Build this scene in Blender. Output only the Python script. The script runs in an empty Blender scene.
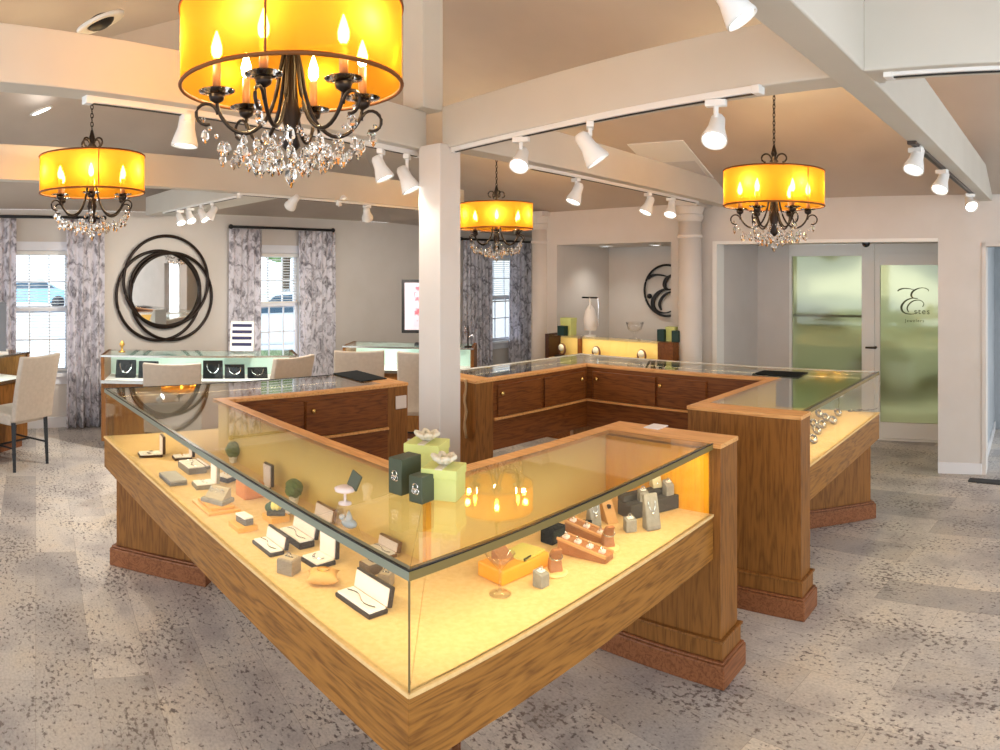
import bpy, bmesh, math, random
from mathutils import Vector, Matrix
random.seed(7)
PI = math.pi
scene = bpy.context.scene
C = scene.collection
R = math.radians

# ------------------------------------------------------------------ helpers
def lin(r, g, b):
    f = lambda c: (c / 255 / 12.92) if c / 255 <= .04045 else ((c / 255 + .055) / 1.055) ** 2.4
    return (f(r), f(g), f(b), 1)

class MB:
    """collects shapes into one mesh"""
    def __init__(s): s.bm = bmesh.new()
    def face(s, vs):
        try: return s.bm.faces.new(vs)
        except ValueError: return None
    def prism(s, pts, z0, z1):
        a = sum(pts[i][0] * pts[(i + 1) % len(pts)][1] - pts[(i + 1) % len(pts)][0] * pts[i][1] for i in range(len(pts)))
        if a < 0: pts = pts[::-1]
        lo = [s.bm.verts.new((p[0], p[1], z0)) for p in pts]; hi = [s.bm.verts.new((p[0], p[1], z1)) for p in pts]
        s.face(lo[::-1]); s.face(hi); n = len(pts)
        for i in range(n): s.face([lo[i], lo[(i + 1) % n], hi[(i + 1) % n], hi[i]])
        return s
    def box(s, x0, x1, y0, y1, z0, z1, M=None):
        n0 = len(s.bm.verts)
        s.prism([(x0, y0), (x1, y0), (x1, y1), (x0, y1)], z0, z1)
        if M is not None:
            s.bm.verts.ensure_lookup_table()
            for v in s.bm.verts[n0:]: v.co = M @ v.co
        return s
    def cbox(s, cx, cy, cz, sx, sy, sz, M=None):
        return s.box(cx - sx / 2, cx + sx / 2, cy - sy / 2, cy + sy / 2, cz - sz / 2, cz + sz / 2, M)
    def wedge(s, pts, x0, x1):           # profile in (y,z), swept along x
        a = [s.bm.verts.new((x0, p[0], p[1])) for p in pts]; b = [s.bm.verts.new((x1, p[0], p[1])) for p in pts]
        n = len(pts); s.face(a); s.face(b[::-1])
        for i in range(n): s.face([a[(i + 1) % n], a[i], b[i], b[(i + 1) % n]])
        return s
    def strip(s, p0, p1, th, z0, z1):     # wall with its thickness to the left of p0->p1
        d = Vector((p1[0] - p0[0], p1[1] - p0[1])).normalized(); n = Vector((-d.y, d.x)) * th
        return s.prism([p0, p1, (p1[0] + n.x, p1[1] + n.y), (p0[0] + n.x, p0[1] + n.y)], z0, z1)
    def tube(s, pts, r, seg=8, closed=False):
        pts = [Vector(p) for p in pts]; n = len(pts); rings = []
        for i, p in enumerate(pts):
            if closed: t = pts[(i + 1) % n] - pts[i - 1]
            else: t = pts[min(i + 1, n - 1)] - pts[max(i - 1, 0)]
            t = t.normalized() if t.length > 1e-9 else Vector((0, 0, 1))
            up = Vector((0, 0, 1)) if abs(t.z) < .95 else Vector((0, 1, 0))
            a = t.cross(up).normalized(); b = a.cross(t)
            rr = r[i] if isinstance(r, (list, tuple)) else r
            rings.append([s.bm.verts.new(p + (a * math.cos(2 * PI * k / seg) + b * math.sin(2 * PI * k / seg)) * rr) for k in range(seg)])
        for i in range(n if closed else n - 1):
            q, w = rings[i], rings[(i + 1) % n]
            for k in range(seg): s.face([q[k], w[k], w[(k + 1) % seg], q[(k + 1) % seg]])
        if not closed: s.face(rings[0]); s.face(rings[-1][::-1])
        return s
    def lathe(s, prof, seg=24, c=(0, 0, 0), cap=True):
        rings = [[s.bm.verts.new((c[0] + r * math.cos(2 * PI * k / seg), c[1] + r * math.sin(2 * PI * k / seg), c[2] + z)) for k in range(seg)] for r, z in prof]
        for q, w in zip(rings, rings[1:]):
            for k in range(seg): s.face([q[k], q[(k + 1) % seg], w[(k + 1) % seg], w[k]])
        if cap: s.face(rings[0][::-1]); s.face(rings[-1])
        return s
    def ball(s, c, r, u=14, v=8, sc=(1, 1, 1)):
        M = Matrix.Translation(c) @ Matrix.Diagonal((r * sc[0], r * sc[1], r * sc[2], 1))
        bmesh.ops.create_uvsphere(s.bm, u_segments=u, v_segments=v, radius=1, matrix=M); return s
    def build(s, name, m, parent=None, origin=None, loc=(0, 0, 0), rz=0, bevel=0, smooth=False, sol=0):
        if origin is not None:
            for v in s.bm.verts: v.co -= Vector(origin)
        bmesh.ops.recalc_face_normals(s.bm, faces=s.bm.faces)
        me = bpy.data.meshes.new(name); s.bm.to_mesh(me); s.bm.free()
        me.materials.append(m)
        if smooth:
            for p in me.polygons: p.use_smooth = True
        o = bpy.data.objects.new(name, me); C.objects.link(o)
        o.parent = parent; o.location = loc; o.rotation_euler = (0, 0, rz)
        if bevel:
            b = o.modifiers.new('bevel', 'BEVEL'); b.width = bevel; b.segments = 2; b.limit_method = 'ANGLE'
        if sol:
            b = o.modifiers.new('solid', 'SOLIDIFY'); b.thickness = sol; b.offset = 0
        return o

def tag(o, label, cat, group=None, kind=None):
    o['label'] = label; o['category'] = cat
    if group: o['group'] = group
    if kind: o['kind'] = kind
    return o
def thing(name, label, cat, loc=(0, 0, 0), rz=0, group=None):
    o = bpy.data.objects.new(name, None); C.objects.link(o); o.empty_display_size = .05
    o.location = loc; o.rotation_euler = (0, 0, rz)
    return tag(o, label, cat, group)
def struct(o, label=None, cat=None):
    o['kind'] = 'structure'
    if label: o['label'] = label
    o['category'] = cat or 'structure'
    return o
def kids(o): return [c for c in C.objects if c.parent == o]
def dup(root, loc, rz, label, group=None):
    r = root.copy(); C.objects.link(r); r.location = loc; r.rotation_euler = (0, 0, rz); r['label'] = label
    if group: r['group'] = group
    for ch in kids(root):
        c = ch.copy(); C.objects.link(c); c.parent = r
        for g in kids(ch):
            d = g.copy(); C.objects.link(d); d.parent = c
    return r

# ------------------------------------------------------------------ materials
_M = {}
def mat(name, col, rough=.5, metal=0, spec=.5, emit=0, emitcol=None, trans=0, ior=1.45, coat=0):
    if name in _M: return _M[name]
    m = bpy.data.materials.new(name); m.use_nodes = True
    b = m.node_tree.nodes['Principled BSDF']; i = b.inputs
    i['Base Color'].default_value = col; i['Roughness'].default_value = rough; i['Metallic'].default_value = metal
    i['Specular IOR Level'].default_value = spec; i['IOR'].default_value = ior
    i['Transmission Weight'].default_value = trans; i['Coat Weight'].default_value = coat
    if emit:
        i['Emission Color'].default_value = emitcol or col; i['Emission Strength'].default_value = emit
    _M[name] = m; return m
def nt(m): return m.node_tree.nodes, m.node_tree.links
def ramp(n, stops):
    r = n.new('ShaderNodeValToRGB'); e = r.color_ramp.elements
    while len(e) < len(stops): e.new(.5)
    for x, (p, c) in zip(e, stops): x.position = p; x.color = c
    return r
def mottled(name, c1, c2, scale=8, rough=.6, stretch=(1, 1, 1), lo=.35, hi=.65, detail=4, spec=.5, bump=0):
    m = mat(name, c1, rough, spec=spec); n, l = nt(m); b = n['Principled BSDF']
    t = n.new('ShaderNodeTexCoord'); mp = n.new('ShaderNodeMapping'); mp.inputs['Scale'].default_value = stretch
    x = n.new('ShaderNodeTexNoise'); x.inputs['Scale'].default_value = scale; x.inputs['Detail'].default_value = detail
    r = ramp(n, [(lo, c1), (hi, c2)])
    l.new(t.outputs['Object'], mp.inputs[0]); l.new(mp.outputs[0], x.inputs['Vector']); l.new(x.outputs[0], r.inputs[0]); l.new(r.outputs[0], b.inputs['Base Color'])
    if bump:
        bp = n.new('ShaderNodeBump'); bp.inputs['Strength'].default_value = bump; bp.inputs['Distance'].default_value = .004
        l.new(x.outputs[0], bp.inputs['Height']); l.new(bp.outputs[0], b.inputs['Normal'])
    return m
def wood(name, c1, c2, ang=0, vertical=False, rough=.35, grain=1.0):
    m = mat(name, c1, rough + .08, spec=.4, coat=.04); n, l = nt(m); b = n['Principled BSDF']
    t = n.new('ShaderNodeTexCoord'); rot = n.new('ShaderNodeMapping'); rot.vector_type = 'TEXTURE'; rot.inputs['Rotation'].default_value = (0, 0, ang)
    mp = n.new('ShaderNodeMapping'); mp.inputs['Scale'].default_value = (9, 9, .8) if vertical else (.9, 10, 10)
    l.new(t.outputs['Object'], rot.inputs[0]); l.new(rot.outputs[0], mp.inputs[0])
    w = n.new('ShaderNodeTexNoise'); w.inputs['Scale'].default_value = 1.9; w.inputs['Detail'].default_value = 2; w.inputs['Distortion'].default_value = .5
    l.new(mp.outputs[0], w.inputs['Vector'])
    mu = n.new('ShaderNodeMath'); mu.operation = 'MULTIPLY'; mu.inputs[1].default_value = 13; l.new(w.outputs[0], mu.inputs[0])
    fr = n.new('ShaderNodeMath'); fr.operation = 'PINGPONG'; fr.inputs[1].default_value = 1; l.new(mu.outputs[0], fr.inputs[0])
    f = n.new('ShaderNodeTexNoise'); f.inputs['Scale'].default_value = 14; f.inputs['Detail'].default_value = 5; l.new(mp.outputs[0], f.inputs['Vector'])
    ad = n.new('ShaderNodeMix'); ad.data_type = 'FLOAT'; ad.inputs[0].default_value = .68
    l.new(fr.outputs[0], ad.inputs[2]); l.new(f.outputs[0], ad.inputs[3])
    mid = tuple((a * .6 + c * .4) for a, c in zip(c1, c2))
    r = ramp(n, [(.28, c2), (.45, mid), (.62, c1)]); l.new(ad.outputs[0], r.inputs[0]); l.new(r.outputs[0], b.inputs['Base Color'])
    return m
def glass(name, tint=(.97, .985, .975, 1), refl=1.0, rough=0.0):
    m = bpy.data.materials.new(name); m.use_nodes = True; n, l = nt(m); n.clear()
    o = n.new('ShaderNodeOutputMaterial'); mx = n.new('ShaderNodeMixShader'); t = n.new('ShaderNodeBsdfTransparent'); g = n.new('ShaderNodeBsdfGlossy')
    fr = n.new('ShaderNodeLayerWeight'); fr.inputs['Blend'].default_value = .5; t.inputs[0].default_value = tint; g.inputs['Roughness'].default_value = rough
    pw = n.new('ShaderNodeMath'); pw.operation = 'POWER'; pw.inputs[1].default_value = 4.5; l.new(fr.outputs['Facing'], pw.inputs[0])
    mu = n.new('ShaderNodeMath'); mu.operation = 'MULTIPLY_ADD'; mu.inputs[1].default_value = .8 * refl; mu.inputs[2].default_value = .035 * refl
    l.new(pw.outputs[0], mu.inputs[0]); l.new(mu.outputs[0], mx.inputs[0]); l.new(t.outputs[0], mx.inputs[1]); l.new(g.outputs[0], mx.inputs[2]); l.new(mx.outputs[0], o.inputs[0])
    return m

AU, AV = R(136.2), R(45.9)           # the two running directions of the shop fittings
OAK1, OAK2 = lin(160, 110, 48), lin(114, 73, 27)
oak_u = wood('oak along the left case', OAK1, OAK2, AU)
oak_v = wood('oak along the right case', OAK1, OAK2, AV)
oak_z = wood('oak upright grain', lin(142, 94, 44), lin(110, 70, 30), AV, True)
oak_light = wood('pale oak rail', lin(224, 170, 108), lin(198, 140, 80), AU)
oak_dark_u = wood('dark oak doors u', lin(128, 76, 34), lin(92, 50, 20), AU)
oak_dark_v = wood('dark oak doors v', lin(128, 76, 34), lin(92, 50, 20), AV)
oak_base = wood('red oak base', lin(144, 92, 58), lin(112, 66, 38), AV)
deck_m = mottled('tan display cloth', lin(222, 188, 130), lin(230, 198, 142), 60, .85)
lining_m = mottled('cream case lining', lin(222, 190, 108), lin(228, 198, 118), 5, .6)
amber_panel = wood('amber end panel', lin(232, 168, 30), lin(222, 150, 24), AV, True)
glass_m = glass('case glass'); glasst_m = glass('case top glass', refl=1.35)
edge_m = mat('grey green glass edge', lin(134, 140, 124), .28, 0, .5); edge_w = mat('olive glass edge', lin(128, 112, 66), .15, 0, .6)
edge_sheen = mat('glass edge with painted reflection', lin(232, 234, 230), .2); seal_m = mat('black edge seal', lin(22, 26, 26), .25)  # whitened edge colour paints a reflection along the rear cases' glass
metal_m = mat('brushed steel', lin(190, 190, 185), .25, 1)
brass_m = mat('brass', lin(214, 180, 110), .25, 1)
gold_m = mat('satin gold', lin(226, 180, 96), .3, 1)
silver_m = mat('silver', lin(225, 225, 225), .15, 1)
bronze_m = mat('dark bronze', lin(42, 33, 28), .35, .6)
black_m = mat('black', lin(20, 20, 22), .5)
velvet_m = mat('black velvet', lin(16, 22, 26), .9, spec=.2)
white_m = mat('white paint', lin(236, 234, 228), .45)
trimw_m = mat('trim white', lin(226, 226, 228), .4)
cushion_m = mat('white satin cushion', lin(245, 240, 236), .6)
taupe_m = mat('taupe leatherette', lin(150, 134, 116), .6)
grey_m = mottled('grey suede', lin(138, 134, 126), lin(152, 148, 140), 40, .85)
dgrey_m = mat('charcoal suede', lin(70, 66, 62), .85)
brown_m = mottled('brown leatherette', lin(160, 106, 66), lin(176, 120, 78), 20, .55)
wall_m = mottled('wall paint', lin(212, 206, 198), lin(216, 210, 203), 3, .75)
wallr_m = mottled('wall paint warm', lin(209, 203, 196), lin(214, 208, 202), 3, .75)
ceil_m = mottled('ceiling paint', lin(184, 170, 157), lin(196, 183, 170), 1.2, .85)
beam_m = mottled('beam paint', lin(202, 198, 188), lin(208, 204, 194), 2, .6)

# ------------------------------------------------------------------ survey: sight lines to plan positions
F, ZC = 700.0, 1.75
H, ZD, ZB = 1.022, .722, .53           # case top, display deck, underside of the case
def site(x, y, z):
    a = (x - 500) / F; r = F * (ZC - z) / (y - 272); return Vector((r * math.sin(a), r * math.cos(a)))
def onray(x, p0, p1):
    """where the bearing of picture column x meets the plan line p0-p1"""
    a = (x - 500) / F; d = Vector((math.sin(a), math.cos(a))); p0 = Vector(p0); e = Vector(p1) - p0
    det = d.x * -e.y + d.y * e.x
    r = (p0.x * -e.y + p0.y * e.x) / det
    return d * r, r
def isect(p, d, q, e):
    det = d.x * -e.y + d.y * e.x; w = q - p
    return p + d * ((w.x * -e.y + w.y * e.x) / det)
def left(d): return Vector((-d.y, d.x))
def zat(y, r): return ZC - (y - 272) * r / F

# ------------------------------------------------------------------ camera, world
cam = bpy.data.cameras.new('camera'); co = bpy.data.objects.new('camera', cam); C.objects.link(co); scene.camera = co
co.location = (0, 0, ZC); co.rotation_euler = (PI / 2, 0, 0)
cam.type = 'PANO'; cam.panorama_type = 'CENTRAL_CYLINDRICAL'
cam.central_cylindrical_range_u_min = -500 / F; cam.central_cylindrical_range_u_max = 500 / F
cam.central_cylindrical_range_v_min = (272 - 750) / F; cam.central_cylindrical_range_v_max = 272 / F
cam.central_cylindrical_radius = 1
cam.clip_start = .05; cam.clip_end = 200

w = bpy.data.worlds.new('daylight'); scene.world = w; w.use_nodes = True
wb = w.node_tree.nodes['Background']; wb.inputs[0].default_value = (.9, .95, 1, 1); wb.inputs[1].default_value = 3.0
scene.view_settings.view_transform = 'Standard'; scene.view_settings.look = 'None'
scene.view_settings.exposure = .12; scene.view_settings.gamma = 1; scene.view_settings.use_curve_mapping = False
try:
    scene.cycles.use_denoising = True; scene.cycles.max_bounces = 10; scene.cycles.transparent_max_bounces = 24
    scene.cycles.sample_clamp_indirect = 6; scene.cycles.caustics_reflective = False; scene.cycles.caustics_refractive = False
except Exception: pass

# ------------------------------------------------------------------ room shell
BW0 = Vector((3.562, 4.945)); BWD = Vector((-.719, .695)).normalized(); BWN = Vector((BWD.y, -BWD.x))   # back wall, running left; BWN points away from the room
if BWN.y < 0: BWN = -BWN
LW0 = Vector((-4.61, 6.42)); LWD = Vector((math.sin(R(42)), math.cos(R(42)))); LWN = Vector((LWD.y, -LWD.x))   # window wall; LWN points into the room
def bw(s, d=0): p = BW0 + BWD * s + BWN * d; return (p.x, p.y)
def lw(s, d=0): p = LW0 + LWD * s + LWN * d; return (p.x, p.y)
def bs(x, d=0):
    p, r = onray(x, bw(0, d), bw(1, d)); return (p - Vector(bw(0, d))).dot(BWD)
def ls(x, d=0):
    p, r = onray(x, lw(0, d), lw(1, d)); return (p - Vector(lw(0, d))).dot(LWD)
WZ = 2.43

def floor_mat():
    m = mat('floor planks', lin(190, 180, 168), .42); n, l = nt(m); b = n['Principled BSDF']
    t = n.new('ShaderNodeTexCoord'); rot = n.new('ShaderNodeMapping'); rot.inputs['Rotation'].default_value = (0, 0, R(52))
    l.new(t.outputs['Object'], rot.inputs[0])
    br = n.new('ShaderNodeTexBrick'); br.inputs['Scale'].default_value = 1; br.inputs['Mortar Size'].default_value = .001; br.inputs['Brick Width'].default_value = 1.0; br.inputs['Row Height'].default_value = .25
    br.inputs['Color1'].default_value = lin(236, 230, 222); br.inputs['Color2'].default_value = lin(194, 190, 188); br.inputs['Mortar'].default_value = lin(170, 160, 150); br.offset = .37
    l.new(rot.outputs[0], br.inputs['Vector'])
    n1 = n.new('ShaderNodeTexNoise'); n1.inputs['Scale'].default_value = 3; n1.inputs['Detail'].default_value = 5; l.new(rot.outputs[0], n1.inputs['Vector'])
    r1 = ramp(n, [(.36, lin(206, 204, 208)), (.5, (.88, .87, .86, 1)), (.66, lin(252, 246, 236))]); l.new(n1.outputs[0], r1.inputs[0])
    mx = n.new('ShaderNodeMix'); mx.data_type = 'RGBA'; mx.blend_type = 'MULTIPLY'; mx.inputs[0].default_value = .8
    l.new(br.outputs['Color'], mx.inputs[6]); l.new(r1.outputs[0], mx.inputs[7])
    st = n.new('ShaderNodeMapping'); st.inputs['Scale'].default_value = (1.0, 1.35, 1); l.new(rot.outputs[0], st.inputs[0])
    n2 = n.new('ShaderNodeTexNoise'); n2.inputs['Scale'].default_value = 36; n2.inputs['Detail'].default_value = 2.2; n2.inputs['Roughness'].default_value = .6; l.new(st.outputs[0], n2.inputs['Vector'])
    n3 = n.new('ShaderNodeTexNoise'); n3.inputs['Scale'].default_value = 2.6; n3.inputs['Detail'].default_value = 2; l.new(st.outputs[0], n3.inputs['Vector'])
    am = n.new('ShaderNodeMath'); am.operation = 'MULTIPLY_ADD'; am.inputs[1].default_value = .42; l.new(n3.outputs[0], am.inputs[0]); l.new(n2.outputs[0], am.inputs[2])
    r2 = ramp(n, [(.765, (0, 0, 0, 1)), (.885, (1, 1, 1, 1))]); l.new(am.outputs[0], r2.inputs[0])
    m2 = n.new('ShaderNodeMix'); m2.data_type = 'RGBA'; l.new(r2.outputs[0], m2.inputs[0]); l.new(mx.outputs[2], m2.inputs[6]); m2.inputs[7].default_value = lin(118, 108, 104)
    n4 = n.new('ShaderNodeTexNoise'); n4.inputs['Scale'].default_value = 70; n4.inputs['Detail'].default_value = 2; l.new(st.outputs[0], n4.inputs['Vector'])
    r4 = ramp(n, [(.3, (.78, .78, .78, 1)), (.6, (1, 1, 1, 1))]); l.new(n4.outputs[0], r4.inputs[0])
    m3 = n.new('ShaderNodeMix'); m3.data_type = 'RGBA'; m3.blend_type = 'MULTIPLY'; m3.inputs[0].default_value = .95; l.new(m2.outputs[2], m3.inputs[6]); l.new(r4.outputs[0], m3.inputs[7])
    l.new(m3.outputs[2], b.inputs['Base Color']); return m
LC = lw(-2.1)                                     # left far corner of the room (beyond the frame)
farL, farR = lw(9.4), bw(5.3, 4.2)
fl = MB().prism([(-7.5, -2.5), (6.5, -2.5), (6.5, 3.5), bw(-2.2, 2.9), bw(2.4, 2.2), bw(2.4, 1.45), bw(4.5, 1.45), farR, farL, lw(-2.2)], -.08, 0)
struct(fl.build('floor', floor_mat()), 'pale mottled plank floor with dark flecks', 'floor')

# vaulted ceiling: planes rising from three walls, meeting in hips
def plane_from(p, inward, z0, k): return (inward.x * k, inward.y * k, z0 - k * (inward.x * p[0] + inward.y * p[1]))
tw = Vector((LWN.y, -LWN.x)); tw = tw if tw.dot(Vector((1, 0))) > 0 and tw.y > 0 else Vector((-LWN.y, LWN.x))
pl = [plane_from(bw(0), -BWN, WZ, .35), plane_from(lw(0), LWN, WZ + .03, .35), plane_from(LC, LWD, WZ + .03, .42), (0, 0, 3.75)]
def clip(poly, a, b, c):              # keep a*x+b*y+c <= 0
    out = []
    for i in range(len(poly)):
        p, q = poly[i], poly[(i + 1) % len(poly)]; fp, fq = a * p[0] + b * p[1] + c, a * q[0] + b * q[1] + c
        if fp <= 0: out.append(p)
        if (fp < 0 < fq) or (fq < 0 < fp):
            t = fp / (fp - fq); out.append((p[0] + (q[0] - p[0]) * t, p[1] + (q[1] - p[1]) * t))
    return out
mb = MB()
for i, P_ in enumerate(pl):
    poly = [(-9, -2.5), (8, -2.5), (8, 3), bw(-1.6), bw(4.3), farR, farL, LC, (-9, 2.5)]
    for j, Q_ in enumerate(pl):
        if i != j and len(poly) > 2: poly = clip(poly, P_[0] - Q_[0], P_[1] - Q_[1], P_[2] - Q_[2])
    if len(poly) > 2: mb.face([mb.bm.verts.new((x, y, max(P_[0] * x + P_[1] * y + P_[2], 2.3))) for x, y in poly])
def ceil_z(x, y): return min(p[0] * x + p[1] * y + p[2] for p in pl)
struct(mb.build('ceiling', ceil_m, sol=.02), 'vaulted tan ceiling rising in slopes from the walls', 'ceiling')

# walls. openings are gaps between separate runs of one wall mesh
def wall_run(mb, fn, s0, s1, z0, z1, d0, d1): mb.prism([fn(s0, d0), fn(s1, d0), fn(s1, d1), fn(s0, d1)], z0, z1)
WIN = [(ls(10), ls(70)), (ls(256), ls(299)), (ls(486), ls(517))]
WIN = [(a, b) for a, b in WIN]; WSZ, WHZ = .62, 1.99
mb = MB(); s = -2.25
for a, b in WIN:
    wall_run(mb, lw, s, a, 0, WZ + .02, -.14, 0); wall_run(mb, lw, a, b, 0, WSZ, -.14, 0); wall_run(mb, lw, a, b, WHZ, WZ + .02, -.14, 0); s = b
wall_run(mb, lw, s, 9.5, 0, WZ + .02, -.14, 0)
struct(mb.build('wall_left', wall_m), 'pale grey window wall with three curtained windows', 'wall')
# back wall with the alcove, the entry recess and the side doorway
s_col = bs(541); sA0, sA1 = bs(557), bs(671); sV0, sV1 = bs(713), bs(938); sP = bs(982); sD = sP - .95
HA, HV, HD = 2.05, 2.045, 1.97
mb = MB()
wall_run(mb, bw, s_col - .06, sA0, 0, WZ, 0, .14)
wall_run(mb, bw, sA0, sA1, HA, WZ, 0, .14); wall_run(mb, bw, sA1, sV0, 0, WZ, 0, .14); wall_run(mb, bw, sV0, sV1, HV, WZ, 0, .14)
wall_run(mb, bw, sV1, sP, 0, WZ, 0, .2); wall_run(mb, bw, sP, sD, HD, WZ, 0, .14); wall_run(mb, bw, sD, sD - 4.5, 0, WZ, 0, .14)
struct(mb.build('wall_back', wallr_m), 'warm white wall with alcove and entry openings', 'wall')
mb = MB()
AD = 1.0
wall_run(mb, bw, sA0, sA0 + .1, 0, HA + .3, .14, AD + .1); wall_run(mb, bw, sA1 - .1, sA1, 0, HA + .3, .14, AD + .1); wall_run(mb, bw, sA0, sA1, 0, HA + .3, AD, AD + .1)
wall_run(mb, bw, sA0, sA1, HA, HA + .1, .14, AD)
struct(mb.build('wall_alcove', wall_m), 'pale grey alcove lining behind the small back case', 'wall')
VD = 1.1
sG0, sG1, sE0, sE1 = bs(789, VD), bs(862, VD), bs(871, VD), bs(938, VD) - .12
mb = MB()
wall_run(mb, bw, sV0, sV0 + .1, 0, HV + .4, .14, VD + .1)
wall_run(mb, bw, sV0, sG0, 0, HV + .4, VD, VD + .1)
wall_run(mb, bw, sV0, sV1 - .2, HV, HV + .06, .14, VD)
wall_run(mb, bw, sV1 - .12, sV1 - .22, 0, HV + .4, .14, VD)
struct(mb.build('wall_entry', wallr_m), 'white lining of the entry recess', 'wall')
mb = MB(); q0 = Vector(bw(s_col - .06, .14)); mb.prism([bw(s_col - .06, .14), bw(s_col + .06, .14), bw(s_col + .06, 4.4), bw(s_col - .06, 4.4)], 0, 3.4)
wall_run(mb, bw, s_col, s_col + 6.2, 0, 3.4, 4.3, 4.4)
struct(mb.build('wall_far', wall_m), 'pale wall behind the round column', 'wall')
# side hall behind the right-hand doorway
hall_m = mottled('hall paint', lin(176, 184, 190), lin(184, 190, 196), 3, .7)
mb = MB(); wall_run(mb, bw, sP - .0, sP + .08, 0, 2.3, .2, 1.75); wall_run(mb, bw, sP + .08, sD - .7, 0, 2.3, 1.75, 1.85); wall_run(mb, bw, sP + .08, sD - .7, 2.3, 2.36, .14, 1.85)
struct(mb.build('wall_hall', hall_m), 'blue grey side hall wall seen through the doorway', 'wall')
t = struct(MB().prism([bw(sP - .25, 1.7), bw(sP - 1.05, 1.7), bw(sP - 1.05, 1.745), bw(sP - .25, 1.745)], 0, 1.95).build('door_2', trimw_m, bevel=.004), 'white door at the end of the side hall', 'door')
p = bw(sP - .32, 1.68); MB().ball((p[0], p[1], 1.0), .035).build('door_knob', black_m, t)
# baseboards, casings
mb = MB(); s = -2.1
wall_run(mb, lw, -2.1, 9.3, 0, .12, 0, .018); struct(mb.build('baseboard_left', trimw_m, bevel=.004))
mb = MB(); wall_run(mb, bw, sV1 - .0, sP, 0, .1, -.016, 0); struct(mb.build('baseboard_pier', trimw_m, bevel=.004))
mb = MB(); wall_run(mb, bw, sP - .016, sP, 0, .1, 0, 1.7); struct(mb.build('baseboard_hall', trimw_m, bevel=.004))
mb = MB(); wall_run(mb, bw, sP + .0, sP + .0 - .035, 0, HD + .03, -.012, .21); wall_run(mb, bw, sD, sP, HD, HD + .03, -.012, .15); struct(mb.build('trim_1', wallr_m))
mb = MB(); wall_run(mb, bw, sV0, sV0 - .045, 0, HV, -.012, .15); wall_run(mb, bw, sV0 - .04, sV1, HV - .03, HV + .0, -.012, .15); struct(mb.build('trim_2', white_m))

# windows
winglass = glass('window glass', (.9, .95, 1, 1), .6)
casing_m = mat('window casing', lin(232, 234, 240), .4)
for i, (a, b) in enumerate(WIN):
    root = bpy.data.objects.new('window_%d' % (i + 1), None); C.objects.link(root); struct(root, ['double hung window behind the left chair', 'double hung window beyond the brochure rack', 'narrow window beyond the white post'][i], 'window')
    o0 = (*lw((a + b) / 2), 0); root.location = o0
    zm = (WSZ + WHZ) / 2 + .02
    mb = MB()
    for q0, q1, z0, z1 in ((a - .09, a, WSZ - .05, WHZ + .1), (b, b + .09, WSZ - .05, WHZ + .1), (a, b, WHZ, WHZ + .1)): wall_run(mb, lw, q0, q1, z0, z1, 0, .022)
    mb.build('casing', casing_m, root, o0)
    mb = MB(); wall_run(mb, lw, a - .12, b + .12, WSZ - .04, WSZ, -.1, .07); wall_run(mb, lw, a - .08, b + .08, WSZ - .13, WSZ - .04, 0, .02); mb.build('window_sill', casing_m, root, o0)
    for nm, z0, z1, d in (('upper_sash', zm - .03, WHZ, -.09), ('lower_sash', WSZ, zm + .03, -.06)):
        mb = MB(); f = .045
        wall_run(mb, lw, a, a + f, z0, z1, d, d + .03); wall_run(mb, lw, b - f, b, z0, z1, d, d + .03); wall_run(mb, lw, a, b, z0, z0 + f, d, d + .03); wall_run(mb, lw, a, b, z1 - f, z1, d, d + .03)
        zc = (z0 + z1) / 2; sc = (a + b) / 2
        wall_run(mb, lw, a, b, zc - .009, zc + .009, d + .005, d + .025)
        for q in (1 / 3, 2 / 3): wall_run(mb, lw, a + (b - a) * q - .008, a + (b - a) * q + .008, z0, z1, d + .005, d + .025)
        sa = mb.build(nm, casing_m, root, o0)
        mb = MB(); wall_run(mb, lw, a + .03, b - .03, z0 + .03, z1 - .03, d + .012, d + .018); mb.build('pane', winglass, sa, o0)
    # slatted blind, its own thing
    bl = thing('window_blind', ['white slatted blind lowered in the window nearest the left edge', 'white slatted blind half lowered in the window by the brochure rack', 'white slatted blind in the narrow window past the post'][i], 'blind', (*lw((a + b) / 2, -.03), WHZ), 0, 'window blinds')
    og = (*lw((a + b) / 2, -.03), WHZ)
    mb = MB(); zb = [WSZ + .03, zm + .05, zm - .05][i]; z = WHZ - .05
    while z > zb:
        p0, p1, p2, p3 = lw(a + .02, -.045), lw(b - .02, -.045), lw(b - .02, -.018), lw(a + .02, -.018)
        vs = [mb.bm.verts.new((*p, z + dz)) for p, dz in ((p0, -.004), (p1, -.004), (p2, .004), (p3, .004))]; mb.face(vs); z -= .034
    mb.build('slats', white_m, bl, og, sol=.0015)
    mb = MB(); wall_run(mb, lw, a + .01, b - .01, WHZ - .045, WHZ - .005, -.05, -.012); mb.build('head_rail', white_m, bl, og)
    mb = MB(); wall_run(mb, lw, a + .015, b - .015, zb - .02, zb, -.045, -.015); mb.build('bottom_rail', white_m, bl, og)

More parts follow.
